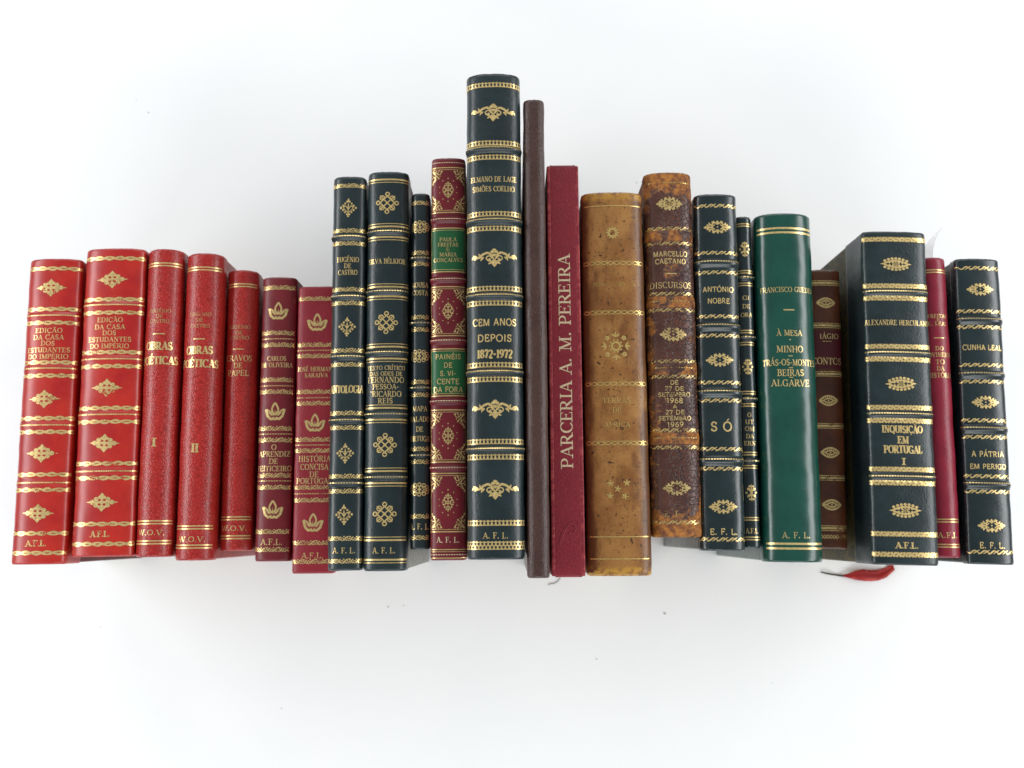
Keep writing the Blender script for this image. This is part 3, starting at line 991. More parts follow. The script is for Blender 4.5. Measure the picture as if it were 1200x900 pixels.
# ---------------------------------------------------------------- a book, standing on its fore-edge with the spine up
class Book:
    def __init__(self, label, quad, d, delta, mat, board_mat=None, n=2.3, leg=0.006, flat=False, gold_mat='gold', seed=1, name='book',
                 bands=(), band_h=0.0019, band_w=8.0, wtrim=(0, 0), band_mat=None, chip=0.0002):
        self.chip = chip
        self.band_mat = M[band_mat] if band_mat else None
        self.rnd = random.Random(seed)
        self.seed = seed
        z = d - delta
        tl, tr, bl, br = [at(q[0], q[1], z) for q in quad]
        tl.x += wtrim[0]; bl.x += wtrim[0]; tr.x += wtrim[1]; br.x += wtrim[1]
        top, bot = (tl + tr) / 2, (bl + br) / 2
        self.t = ((tr - tl).length + (br - bl).length) / 2 - 0.0004
        self.h = (top - bot).length
        self.rz = math.atan2(-(top.x - bot.x), top.y - bot.y)
        self.c = (top + bot) / 2
        self.d, self.delta, self.n, self.leg, self.flat = d, delta, n, leg, flat
        self.s = (HCAM - d) / FPX                  # metres per photo pixel on the spine
        self.gold = M[gold_mat]
        self.mat = M[mat]
        root = bpy.data.objects.new(name, None)
        root.empty_display_size = 0.03
        C.objects.link(root)
        root.location = (self.c.x, self.c.y, 0.0)
        root.rotation_euler = (0, 0, self.rz)
        root['label'] = label
        root['category'] = 'book'
        self.root = root
        self.rot = Matrix.Rotation(-self.rz, 3, 'Z')
        # column of the crown: pixel y -> local y
        self.px_top, self.px_bot = [(quad[0][0] + quad[1][0]) / 2, (quad[0][1] + quad[1][1]) / 2], [(quad[2][0] + quad[3][0]) / 2, (quad[2][1] + quad[3][1]) / 2]
        # spine profile: arc-length table for the right half
        tt = self.t / 2 - (0.0017 if flat else 0.0)
        self.tt = tt
        P = []
        K = 60
        for i in range(K + 1):
            a = math.pi / 2 * (1 - i / K)
            P.append((tt * abs(math.cos(a)) ** (2 / n), z + delta * abs(math.sin(a)) ** (2 / n)))
        leg_n = 6
        for i in range(1, leg_n + 1):
            P.append((tt, z - leg * i / leg_n))
        T = [0.0]
        for a, b in zip(P, P[1:]):
            T.append(T[-1] + math.hypot(b[0] - a[0], b[1] - a[1]))
        self.P, self.T = P, T
        self.arch = T[K]
        self.full = T[-1]
        self.bands = [(self.Y(b), band_w * self.s, band_h) for b in bands]
        self.ph = [self.rnd.uniform(0, 6.28) for _ in range(4)]
        self.build(board_mat)

    def Y(self, py):
        f = (py - self.px_bot[1]) / (self.px_top[1] - self.px_bot[1])
        px = self.px_bot[0] + f * (self.px_top[0] - self.px_bot[0])
        p = at(px, py, self.d)
        v = self.rot @ Vector((p.x - self.c.x, p.y - self.c.y, 0))
        return v.y

    def prof(self, a):
        s = -1 if a < 0 else 1
        a = min(abs(a), self.full)
        T, P = self.T, self.P
        lo, hi = 0, len(T) - 1
        while hi - lo > 1:
            m = (lo + hi) // 2
            if T[m] <= a:
                lo = m
            else:
                hi = m
        f = (a - T[lo]) / max(1e-12, T[hi] - T[lo])
        p, q = P[lo], P[hi]
        x, z = p[0] + (q[0] - p[0]) * f, p[1] + (q[1] - p[1]) * f

        def nrm(i):
            i0, i1 = max(0, i - 1), min(len(P) - 1, i + 1)
            if i == 0:
                return (0.0, 1.0)
            dx, dz = P[i1][0] - P[i0][0], P[i1][1] - P[i0][1]
            l = math.hypot(dx, dz) or 1
            return (-dz / l, dx / l)
        n0, n1 = nrm(lo), nrm(hi)
        nx, nz = n0[0] + (n1[0] - n0[0]) * f, n0[1] + (n1[1] - n0[1]) * f
        l = math.hypot(nx, nz) or 1
        return s * x, z, s * nx / l, nz / l

    def wob(self, a, y):
        p = self.ph
        if self.flat:
            return 0.0
        return 0.00010 * math.sin(170 * y + p[0] + 90 * a) + 0.00009 * math.sin(75 * y + p[1] - 160 * a) + 0.00006 * math.sin(410 * y + p[2] + 300 * a)

    def band_bump(self, a, y):
        r = 0.0
        e = max(0.0, 1 - (abs(a) / (self.arch * 1.0)) ** 5)
        for by, bw, bh in self.bands:
            u = (y - by) / (bw / 2)
            if abs(u) < 1:
                r = max(r, bh * (0.5 + 0.5 * math.cos(math.pi * u)) ** 0.75 * e)
        return r

    def surf(self, a, y, off=0.0, bands=True):
        x, z, nx, nz = self.prof(a)
        o = off + self.wob(a, y) + (self.band_bump(a, y) if bands else 0.0)
        e = self.h / 2 - abs(y)                     # roll the head and tail caps in
        if e < 0.0022:
            u = 1 - max(0.0, e) / 0.0022
            o -= 0.0010 * (1 - math.sqrt(max(0.0, 1 - u * u)))
            p = self.ph
            k = math.sin(a * 520 + p[0]) + 0.7 * math.sin(a * 1130 + p[1]) + 0.5 * math.sin(a * 2300 + p[2]) + 0.4 * math.sin(a * 4100 + p[3] + y)
            y -= math.copysign(self.chip * u * max(-0.3, k), y)
        return Vector((x + nx * o, y, z + nz * o))

    def build(self, board_mat):
        h2 = self.h / 2
        nA = 72
        As = [-self.full + 2 * self.full * i / nA for i in range(nA + 1)]
        ys = [-h2, -h2 + .0003, -h2 + .0007, -h2 + .0012, -h2 + .0017, -h2 + .0024]
        ny = 60
        ys += [-h2 + .0024 + (self.h - .0048) * i / ny for i in range(1, ny)]
        ys += [h2 - .0024, h2 - .0017, h2 - .0012, h2 - .0007, h2 - .0003, h2]
        V, F = [], []
        for y in ys:
            for a in As:
                V.append(self.surf(a, y, 0, False))
        W = nA + 1
        for j in range(len(ys) - 1):
            for i in range(nA):
                F.append((j * W + i, j * W + i + 1, (j + 1) * W + i + 1, (j + 1) * W + i))
        base = len(V)
        for y in (ys[0], ys[-1]):
            for a in As:
                x, z, nx, nz = self.prof(a)
                V.append(Vector((x - nx * .0014, y, z - nz * .0014)))
        top = (len(ys) - 1) * W
        for i in range(nA):
            F.append((base + i, base + i + 1, i + 1, i))
            F.append((top + i, top + i + 1, base + W + i + 1, base + W + i))
            F.append((base + W + i, base + W + i + 1, base + i + 1, base + i))
        rim0 = [j * W for j in range(len(ys))]
        F.append(tuple([base] + rim0 + [base + W]))
        F.append(tuple(([base + nA] + [j * W + nA for j in range(len(ys))] + [base + W + nA])[::-1]))
        sp = link_mesh('spine', V, F, self.mat, self.root)
        self.spine = sp
        # raised bands: cords under the leather
        for by, bw, bh in self.bands:
            V, F = [], []
            nb = 10
            aa = [-self.arch + 2 * self.arch * i / 48 for i in range(49)]
            for j in range(nb + 1):
                u = -1 + 2 * j / nb
                for a in aa:
                    V.append(self.surf(a, by + u * bw / 2, -0.00004 if abs(u) == 1 else 0.00001))
            for j in range(nb):
                for i in range(48):
                    F.append((j * 49 + i, j * 49 + i + 1, (j + 1) * 49 + i + 1, (j + 1) * 49 + i))
            link_mesh('raised_band', V, F, self.band_mat or self.mat, sp)
        # two boards and the block of pages
        bm_ = M[board_mat] if board_mat else self.mat
        zt = self.d if self.flat else self.d - self.delta - 0.0008
        ins = 0.0006
        hb = self.t / 2 - ins
        th = 0.0026
        for sx in (-1, 1):
            x0, x1 = sorted((sx * hb, sx * (hb - th)))
            if self.flat:
                x0, x1 = sorted((sx * self.t / 2, sx * (self.t / 2 - th)))
            box_mesh('cover_board', x0, x1, -h2 + .0006, h2 - .0006, 0.0003, zt, bm_, self.root, 0.0008, 3)
        box_mesh('page_block', -hb + th - .0004, hb - th + .0004, -h2 + .0035, h2 - .0035, 0.004, self.d - self.delta * 0.7 - 0.0016, M['pages'], self.root, 0.0003, 1)

    # ---- tooling
    def put(self, name, D, mat=None, parent=None, off=0.00009, bands=True):
        V, F = [], []
        s = self.s
        for pts, k in D.polys:
            i0 = len(V)
            for x, y in pts:
                V.append(self.surf(x * s, y, off + k * 0.000005, bands))
            F.append(tuple(range(i0, i0 + len(pts))))
        return link_mesh(name, V, F, mat or self.gold, parent or self.spine, smooth=False)

    def deco(self):
        return Deco()

    def draw(self, name, fn, mat=None, off=0.00009):
        """fn draws around y = 0 in pixels; the result is moved to its metric place by self._y"""
        D = Deco()
        fn(D)
        return D

    def place(self, name, D, py, mat=None, off=0.00009, cx=0.0, parent=None):
        y0 = self.Y(py)
        s = self.s
        D.polys = [([(x + cx, y0 + y * s) for x, y in pts], k) for pts, k in D.polys]
        # slight irregularity of the hand-held tool
        return self.put(name, D, mat, parent, off)

    def roll(self, kind, pys, h, ext=1.0, mat=None, name='gold_border', **kw):
        hw0 = self.arch / self.s
        for i, py in enumerate(pys):
            D = Deco()
            hw = hw0 * ext
            if kind in ('rope', 'wave', 'scroll'):
                ROLL[kind](D, 0, hw, h, ph=self.rnd.uniform(0, 12), **kw)
            else:
                ROLL[kind](D, 0, hw, h, **kw)
            self.place(name, D, py, mat)

    def orn(self, kind, pys, wd, h, mat=None, cx=0.0):
        for py in pys:
            D = Deco()
            ORN[kind](D, 0, wd, h)
            r_, ox, oy = R(self.rnd.uniform(-1.6, 1.6)), self.rnd.uniform(-.5, .5), self.rnd.uniform(-.4, .4)
            cs, sn = math.cos(r_), math.sin(r_)
            D.polys = [([(x * cs - y * sn + ox, x * sn + y * cs + oy) for x, y in pts], k) for pts, k in D.polys]
            self.place('ornament', D, py, mat, cx=cx)

    def lines(self, name, items, style='serif', mat=None, cx=0.0):
        """items: (words, pixel y, cap height, width)"""
        D = Deco()
        s = self.s
        for it in items:
            wd, py, h, width = it[:4]
            dx = it[4] if len(it) > 4 else 0.0
            E = Deco()
            E.k = D.k
            if wd == '_':
                E.line(-width / 2, width / 2, 0, h)
            else:
                text(E, wd, 0, 0, h, width, style, rnd=self.rnd, jitter=h * .03)
            y0 = self.Y(py)
            D.polys += [([(x + cx + dx, y0 + y * s) for x, y in pts], k) for pts, k in E.polys]
            D.k = E.k
        return self.put(name, D, mat)

    def patch(self, name, y_top, y_bot, mat, ext=1.0):
        """a thin leather label glued across the spine"""
        y1, y0 = self.Y(y_top), self.Y(y_bot)
        V, F = [], []
        na, ny = 40, 10
        for lay, off in ((0, 0.00005), ):
            for j in range(ny + 1):
                for i in range(na + 1):
                    V.append(self.surf((-1 + 2 * i / na) * self.arch * ext, y0 + (y1 - y0) * j / ny, off if 0 < j < ny and 0 < i < na else -0.00005))
        for j in range(ny):
            for i in range(na):
                F.append((j * (na + 1) + i, j * (na + 1) + i + 1, (j + 1) * (na + 1) + i + 1, (j + 1) * (na + 1) + i))
        return link_mesh(name, V, F, M[mat], self.spine)


# ---------------------------------------------------------------- the table
tb = box_mesh('table_surface', -2.2, 2.2, -2.0, 2.4, -0.04, 0.0, M['table'], None, 0.004, 2)
tb['kind'] = 'structure'


def Q(*a):
    return [(a[0], a[1]), (a[2], a[3]), (a[4], a[5]), (a[6], a[7])]


# ================================================================ the books, left to right
RED_SET = 'matching red books with a gold diamond ornament'
# 1
b = Book('red leather book with gold diamond ornaments at the far left end of the row', Q(37.5, 306, 98, 306, 13.7, 662, 79.5, 660.5), .142, .007,
         'red_smooth', 'marble_red', leg=.020, gold_mat='gold_soft', seed=1, bands=(370, 431.5, 498, 565.5), band_w=10, band_h=.0008)
b.root['group'] = RED_SET
b.roll('rope', (314.5, 362, 378, 424.5, 440, 490, 506, 556, 574, 625, 648), 5.6, .97)
b.roll('beadline', (369.5, 431.5, 498, 565.5), 2.2, .97, name='bead_line')
b.orn('diamond', (337.5, 467, 531, 601), 38, 22)
b.lines('title_lettering', [('EDIÇÃO', 387, 5.8, 33), ('DA CASA', 395, 5.8, 37), ('DOS', 402.2, 5.6, 17), ('ESTUDANTES', 410, 5.8, 52), ('DO IMPÉRIO', 417.6, 5.6, 49)], mat=M['gold'])
b.lines('owner_initials', [('A.F.L.', 636.5, 7, 25)], 'slab')
# 2
b = Book('wider red leather book with gold diamond ornaments, second from the left end', Q(103, 294, 172.5, 294, 84.5, 652, 158, 652.5), .144, .007,
         'red_smooth', 'marble_red', leg=.020, gold_mat='gold_soft', seed=2, bands=(357, 420.5, 485.5, 552), band_w=10, band_h=.0008)
b.root['group'] = RED_SET
b.roll('rope', (302.5, 350.5, 366, 412.5, 429, 478, 494, 543, 560, 614, 637.5), 5.6, .97)
b.roll('beadline', (357, 420.5, 485.5, 552), 2.2, .97, name='bead_line')
b.orn('diamond', (327.5, 454, 519, 588.5), 38, 22)
b.lines('title_lettering', [('EDIÇÃO', 374.5, 5.8, 31), ('DA CASA', 383, 5.8, 37), ('DOS', 390, 5.6, 17), ('ESTUDANTES', 397.6, 5.8, 52), ('DO IMPÉRIO', 405.3, 5.6, 47.5)], mat=M['gold'])
b.lines('owner_initials', [('A.F.L.', 625.5, 7, 23)], 'slab')
# 3, 4, 5
GR = 'grained red books with double gold lines'
b = Book('grained red book numbered I under its title, just left of the one numbered II', Q(175.7, 296, 218, 297, 160, 653, 204, 652), .144, .011, 'red_grain', n=2.0, seed=3)
b.root['group'] = GR
b.roll('double', (309.5, 612, 635.5), 5.0, .80)
b.lines('author_lettering', [('EUGÉNIO', 364, 4.2, 27), ('DE', 370, 4.2, 9), ('CASTRO', 376, 4.4, 24)], 'light', M['gold_dull'])
b.lines('title_lettering', [('_', 391, 1.3, 14), ('OBRAS', 405, 9.4, 33), ('POÉTICAS', 422, 9.4, 49)], 'slab')
b.lines('volume_numeral', [('I', 518, 10, 6)], 'slab')
b.lines('owner_initials', [('W.O.V.', 624, 6.2, 33)], 'serif')
b = Book('grained red book numbered II under its title, right of the one numbered I', Q(221, 300, 264, 302, 206, 656, 252, 657), .143, .010, 'red_grain', n=2.0, seed=4)
b.root['group'] = GR
b.roll('double', (314.5, 618, 640.5), 5.0, .80)
b.lines('author_lettering', [('EUGÉNIO', 368, 4.4, 27), ('DE', 374.5, 4.2, 9), ('CASTRO', 381.5, 4.4, 24)], 'light', M['gold_dull'])
b.lines('title_lettering', [('_', 397, 1.3, 14), ('OBRAS', 410, 9.4, 33), ('POÉTICAS', 425.5, 9.4, 49)], 'slab')
b.lines('volume_numeral', [('II', 525, 10, 9)], 'slab')
b.lines('owner_initials', [('W.O.V.', 632, 6.2, 33)], 'serif')
b = Book('narrowest and shortest grained red book, directly left of the maroon lotus book', Q(268, 320, 305, 320, 258.5, 645, 296, 646), .133, .009, 'red_grain', n=2.0, seed=5)
b.root['group'] = GR
b.roll('double', (334, 607.3, 629.5), 4.8, .80)
b.lines('author_lettering', [('EUGÉNIO', 383, 4.2, 27), ('DE', 389.5, 4.0, 9), ('CASTRO', 395.5, 4.4, 24)], 'light', M['gold_dull'])
b.lines('title_lettering', [('_', 409, 1.2, 14), ('CRAVOS', 419.5, 7.2, 33), ('DE', 428, 6.6, 11), ('PAPEL', 437, 7.0, 26)], 'serif', M['gold_soft'])
b.lines('owner_initials', [('W.O.V.', 619, 6.0, 32)], 'serif')
# 6
LOT = 'dark red books with gold lotus flowers'
b = Book('dark maroon book with gold lotus flowers, the darker of the two lotus books', Q(309, 327, 349.5, 327, 299, 657.5, 341, 658), .134, .006, 'maroon', 'marble_brown', leg=.022, gold_mat='gold_soft', seed=6)
b.root['group'] = LOT
b.roll('lace', (337, 390, 404, 445, 459, 502, 515.5, 557, 571, 623, 644), 5.4, .86)
b.roll('beads', (397, 452, 508.5, 563.5), 1.2, .82, name='bead_line')
b.orn('lotus', (364, 482, 597), 22, 20, M['gold'])
b.lines('author_lettering', [('CARLOS', 420, 5.4, 23), ('DE OLIVEIRA', 427.6, 5.4, 39)], mat=M['gold'])
b.lines('title_lettering', [('O', 524, 6.2, 6.5), ('APRENDIZ', 532, 6.4, 38), ('DE', 540.5, 6.2, 11), ('FEITICEIRO', 549, 6.2, 43)], mat=M['gold'])
b.lines('owner_initials', [('A.F.L.', 635, 7, 26)])
# 7
b = Book('lighter crimson book with gold lotus flowers, partly behind the first black book', Q(350.5, 337, 398, 337, 342, 672, 392.5, 672), .135, .004, 'crimson', n=3.2, gold_mat='gold_soft', seed=7)
b.root['group'] = LOT
b.roll('lace', (350, 404, 417, 459, 472.5, 515, 528, 571, 586, 636, 658), 5.4, .97)
b.roll('beads', (410.5, 466, 521.5, 578.5), 1.2, .95, name='bead_line')
b.orn('lotus', (377, 495, 612), 22, 20, M['gold'])
b.lines('author_lettering', [('JOSÉ HERMANO', 432.5, 5.4, 46), ('SARAIVA', 439.7, 5.0, 28)], mat=M['gold'])
b.lines('title_lettering', [('HISTÓRIA', 537.5, 7, 38), ('CONCISA', 547, 7, 33), ('DE', 556, 6.6, 11), ('PORTUGAL', 563.5, 6.6, 42)], mat=M['gold'])
b.lines('owner_initials', [('A.F.L.', 651, 6.6, 26)])
# 8
BL = 'black leather books'
b = Book('black book with small gold palmettes, standing beside the crimson lotus book', Q(391, 210, 430.5, 210, 384, 668, 425, 669), .177, .006, 'ink_a', seed=8,
         bands=(277.5, 347.5, 418, 492.5, 566), band_w=9)
b.root['group'] = BL
b.roll('lace', (217.5, 270, 285, 339, 355, 410.5, 427, 484, 501, 558, 575.5, 631, 657.5), 5.6, .95)
b.roll('beads', (277, 347, 417.5, 492, 566), 1.3, .85, name='bead_line')
b.orn('palmette', (244, 383, 531, 603), 20, 24)
b.lines('author_lettering', [('EUGÉNIO', 304, 6.2, 27), ('DE', 311.5, 5.8, 9), ('CASTRO', 319, 6.2, 24)])
b.lines('title_lettering', [('ANTOLOGIA', 456, 9.0, 42)], 'slab')
b.lines('owner_initials', [('A. F. L.', 645, 6.6, 27)])
# 9
b = Book('black book with interlaced gold knots and a grey paper side', Q(432, 205, 479.5, 205, 426, 669, 477, 669), .179, .007, 'ink_b', 'paper_grey', leg=.010, seed=9,
         bands=(271.5, 341.5, 413, 485, 559), band_w=9)
b.root['group'] = BL
b.roll('thickthin', (211.5, 279, 348.5, 421.5, 493, 567.5, 657.5), 5.2, .97)
b.roll('thinthick', (264, 334.5, 404.8, 476.5, 550.5, 631.5), 5.2, .97)
b.roll('beads', (271, 341, 412.5, 485, 559), 1.2, .92, name='bead_line')
b.orn('knot', (238, 378, 521.5, 602), 27, 27)
b.lines('author_lettering', [('SILVA BÉLKIOR', 306, 6.2, 47)])
b.lines('title_lettering', [('TEXTO CRÍTICO', 431, 5.2, 47), ('DAS ODES DE', 437.8, 5.0, 40), ('FERNANDO', 445, 7.0, 45), ('PESSOA-', 453, 6.4, 32), ('"RICARDO', 461.5, 6.8, 38), ('REIS', 469.5, 6.6, 18)])
b.lines('owner_initials', [('A. F. L.', 645, 6.8, 27)])
# 10
b = Book('narrow black book with gold lace ovals, left of the book with green labels', Q(476.5, 229, 504.5, 229, 474.5, 644, 504.5, 644),   .174, .005, 'ink_a', seed=10,
         bands=(302.5, 378.5, 454.5, 533.5), band_w=8, wtrim=(.0032, 0))
b.root['group'] = BL
b.roll('lace', (237.5, 296, 309, 371.5, 386, 447.5, 462.5, 526, 541, 605, 630), 5.6, .96)
b.roll('beads', (302.5, 378.5, 454.5, 533.5), 1.2, .9, name='bead_line')
b.orn('lace', (266, 417, 574), 26, 16, cx=-.8)
b.lines('author_lettering', [('SOUSA', 334, 6.2, 20), ('COSTA', 343, 6.2, 20)])
b.lines('title_lettering', [('MAPA', 479, 6.2, 18), ('FALADO', 491, 6.2, 26), ('DE', 503, 6.2, 9), ('PORTUGAL', 514, 6.2, 31)])
b.lines('owner_initials', [('A. F. L.', 617, 6.8, 25)])
# 11
b = Book('oxblood book with two green title labels and gold framed panels, left of the tallest book', Q(505.5, 188, 546, 188, 504.5, 656, 547, 657), .181, .005, 'oxblood', n=2.6, seed=11,
         bands=(257.5, 327.5, 399.5, 470.5, 548), band_w=9)
b.patch('title_label', 265, 320.5, 'label_green', .97)
b.patch('title_label', 407.5, 465, 'label_green', .97)
hw = b.arch / b.s * .93


def frame(D, y0, y1, hw):
    for m, t in ((0, 1.3), (2.6, .6)):
        x1, a, c = hw - m, y0 + m, y1 - m
        for p, q in (((-x1, a), (x1, a)), ((x1, a), (x1, c)), ((x1, c), (-x1, c)), ((-x1, c), (-x1, a))):
            D.stroke(densify([p, q], 2.0), t)


for ya, yb_ in ((194, 251), (334.5, 394.5), (480, 541.5), (555, 622.5)):
    D = Deco()
    H2 = (yb_ - ya) / 2
    frame(D, -H2, H2, hw)
    for sx in (-1, 1):
        for sy in (-1, 1):
            cx, cy = sx * (hw - 4.6), sy * (H2 - 4.6)

            def c_(u, v):                      # u inwards across, v inwards along the spine
                return (cx - sx * u, cy - sy * v)
            D.disc(*c_(.4, .4), 1.3, n=8)
            D.stroke(densify([c_(0, 1), c_(3.6, 4.2), c_(4.2, 8.5), c_(1.8, 12.2), c_(-.4, 15.5)], 1.4), 1.15)
            D.stroke(densify([c_(1, 0), c_(4.4, 1.8), c_(7.2, 4.6), c_(10.2, 3.4), c_(11.0, .8)], 1.4), 1.15)
            D.stroke(densify([c_(1.5, 2), c_(5.4, 6.2), c_(7.4, 8.6)], 1.4), 1.3)
            D.stroke(densify([c_(4.0, 8.5), c_(1.6, 7.0), c_(-.6, 8.2)], 1.2), 1.0)
            D.stroke(densify([c_(7.2, 4.4), c_(6.6, 1.6), c_(8.2, -.4)], 1.2), 1.0)
            for u, v, r_ in ((-.4, 16, 1.3), (11.2, .4, 1.3), (7.8, 9.0, 1.2), (-.8, 8.6, 1.1), (8.2, -.6, 1.0), (2.6, 12.4, 1.1), (-.2, 5.0, .9), (4.8, -.2, .9), (5.0, 10.8, .8), (9.4, 6.2, .8)):
                D.disc(*c_(u, v), r_, n=8)
            D.disc(sx * 6.4, sy * 11.6, .75, n=7)
            D.disc(sx * 10.4, sy * 3.6, .65, n=7)
            D.stroke(densify([(0, sy * 1.0), (sx * 2.6, sy * 1.2), (sx * 4.6, sy * 3.0), (sx * 3.8, sy * 5.2)], 1.2), 1.15)
            D.stroke(densify([(0, sy * 4.2), (sx * 1.6, sy * 5.4), (sx * 2.6, sy * 7.8)], 1.2), 1.0)
            D.disc(sx * 5.4, sy * 2.4, 1.1, n=8)
            D.disc(sx * 3.9, sy * 5.4, 1.15, n=8)
            D.disc(sx * 2.4, sy * 7.9, .95, n=8)
        D.disc(sx * 3.0, 0, .9, n=8)
        D.disc(sx * 6.4, 0, .9, n=8)
    D.stroke([(0, -9), (0, 9)], 1.0)
    D.petal(0, 6.5, R(90), 4.5, 2.0)
    D.petal(0, -6.5, R(-90), 4.5, 2.0)
    for sy in (-1, 1):
        D.disc(0, sy * 14.6, .85, n=7)
    b.place('ornament', D, (ya + yb_) / 2)
for ya, yb_ in ((265.5, 320), (408, 464.5)):
    D = Deco()
    frame(D, -(yb_ - ya) / 2, (yb_ - ya) / 2, hw)
    b.place('label_frame', D, (ya + yb_) / 2, off=.00016)
b.roll('beads', (190.5, 257, 327, 399, 470, 548, 650), 1.0, .92, M['gold_pale'], 'dotted_line')
b.roll('single', (644, 654), 1.0, .95)
b.roll('single', (646.5, ), .6, .95)
D = b.lines('author_lettering', [('PAULA', 280.6, 4.8, 21), ('FREITAS', 286.7, 4.8, 25), ('E', 292.5, 4.2, 5), ('MARIA', 298.4, 4.8, 21), ('GONÇALVES', 304.6, 4.8, 36)])
D.location.z += .0001
D = b.lines('title_lettering', [('PAINÉIS', 418, 6.2, 31), ('DE', 428, 6.2, 10.5), ('S. VI-', 437.5, 6.2, 19), ('CENTE', 447, 6.4, 27), ('DA FORA', 456.5, 6.6, 36)], 'sans')
D.location.z += .0001
b.lines('owner_initials', [('A. F. L.', 632.5, 6.6, 27)], mat=M['gold_pale'])
# 12
b = Book('tallest book of the row, thick black leather with wide gold arabesques', Q(546.7, 93, 609.5, 93, 547.5, 655, 615.5, 656), .211, .009, 'ink_b', seed=12,
         bands=(174.5, 258.5, 346.5, 436, 526.5), band_w=10, band_h=.0023)
b.root['group'] = BL
b.roll('arcade', (99.5, 167.5, 184, 250.5, 267.5, 338, 355, 427.5, 444.5, 517.5, 535.5, 613), 6.2, .97)
b.roll('arcade_wide', (639.5, ), 9.5, .97)
b.roll('beadline', (173.5, 257.5, 345.5, 435, 525.5), 1.9, .97, name='bead_line')
b.orn('arabesque', (131.5, 302, 479, 574), 55, 23)
b.lines('author_lettering', [('ELMANO DE LAGE', 209.5, 6.8, 58), ('SIMÕES COELHO', 221, 6.8, 53)])
b.lines('title_lettering', [('CEM ANOS', 377.5, 8.6, 54), ('DEPOIS', 396, 8.6, 42)], 'sans')
b.lines('date_lettering', [('1872-1972', 414.5, 10, 43)], 'slab')
b.lines('owner_initials', [('A. F. L.', 627.5, 6.8, 30)])
# 13
b = Book('thin tall plain dark brown book without lettering, right of the tallest book', Q(613, 120, 637, 120, 617, 677, 645.5, 677.5), .207, .005, 'brown_cloth', seed=13)
# 14
b = Book('wine red cloth book with large gold title running upwards along its flat spine', Q(640.5, 193, 677.5, 194, 646, 676, 687, 677), .184, .0004, 'wine_cloth', n=6, flat=True, gold_mat='gold_pale', seed=14, chip=0.0)
D = Deco()
L_ = abs(b.Y(296) - b.Y(546)) / b.s
text(D, 'PARCERIA A. M. PEREIRA', 0, 0, 14.2, L_ + 1, 'roman', rot=True)
b.place('title_lettering', D, 421)
D = Deco()
D.stroke(densify([(-9, -14), (-6.5, -5), (-3, 4), (3, 11), (8, 10), (9.5, 5), (7, 0), (3, -1), (1, 1)], 1.4), 1.4)
D.stroke(densify([(-10.2, -13), (-8, -4), (-4.5, 5), (1.5, 12), (7.5, 12.6)], 1.4), .7)
b.place('blind_stamp', D, 625, leather('pressed_wine_cloth', (0.27, 0.030, 0.045), (0.30, 0.036, 0.050), 0.24, 'smooth', 0.2, 18.0, coat=0.4), .0004)
# 15
b = Book('tan calf book with brown blotches and gold flowers, the widest and lightest brown one', Q(680.5, 230, 751, 229, 687.5, 675, 764.5, 674), .174, .008, 'tan', gold_mat='gold_dull', seed=15, n=2.5, chip=.0006)
b.gold = gold('yellow_gold_leaf', (0.98, 0.70, 0.24), 0.0, 6.0)
b.roll('single', (241, 629, 655), 1.2, .80)
b.roll('chain', (308, 366, 449.5, 519), 7.0, .86)
b.orn('sunburst', (273, ), 15.5, 15.5)
b.orn('cluster', (406, ), 37, 34)
b.lines('author_lettering', [('PEDRO MURALHA', 333, 4.6, 52)], 'light', gold('faint_yellow_gold', (0.85, 0.58, 0.16), .55, 7.0))
b.lines('title_lettering', [('TERRAS', 469, 6.2, 34), ('DE', 480.5, 6.0, 10.5), ('AFRICA', 497.5, 6.0, 31)], 'light')
D = Deco()
for sx_, sy_ in ((-9.5, 7.5), (9.5, 8.2), (-1.3, 1.2), (-10.5, -6.8), (6.8, -7.5)):
    star(D, sx_, sy_, 4.6)
b.place('ornament', D, 574)
D = Deco()
y0, y1 = b.Y(655), b.Y(241)
Ly = (y1 - y0) / b.s
xx = b.arch / b.s * .97
for s_ in (-1, 1):
    D.stroke([(xx + s_ * 1.1 * math.sin(y * .9), y) for y in frange(-Ly / 2, Ly / 2, .9)], .8)
b.place('joint_border', D, 448)
# 16
b = Book('cracked dark brown book worn through to orange leather at its ends', Q(752.5, 207, 809.5, 206, 764, 630, 822, 629), .168, .008, 'worn', gold_mat='gold_worn', seed=16,
         bands=(275.5, 353.5, 432, 513.5), band_w=15, band_h=.0006, band_mat='worn_band', chip=.0008)
b.roll('wave', (267.5, 285, 344, 363, 423, 441, 504, 524, 612), 5.2, .92)
b.roll('beads', (214, 353, 431, 513), 1.2, .7, M['gold_faint'], name='bead_line')
b.orn('cartouche', (239, 392, 572), 32, 18, M['gold_soft'])
b.orn('eye', (239, ), 14, 8, M['gold_worn'])
b.lines('author_lettering', [('MARCELLO', 297.5, 6.4, 42), ('CAETANO', 306, 6.2, 38)], 'sans', M['gold'])
b.lines('title_lettering', [('_', 320.5, 1.2, 14), ('DISCURSOS', 334, 7.6, 53)], 'light', M['gold_soft'])
b.lines('date_lettering', [('DE', 448.2, 5.2, 10), ('27 DE', 455.2, 5.2, 23), ('SETEMBRO', 462.2, 5.2, 39), ('1968', 469.5, 6, 20), ('A', 476.3, 4.4, 6), ('27 DE', 483, 5.2, 23), ('SETEMBRO', 490, 5.2, 39), ('1969', 497.5, 6, 20)], 'sans', M['gold_soft'])
b.lines('owner_initials', [('E.  F.  L.', 602, 7, 31)], 'serif')
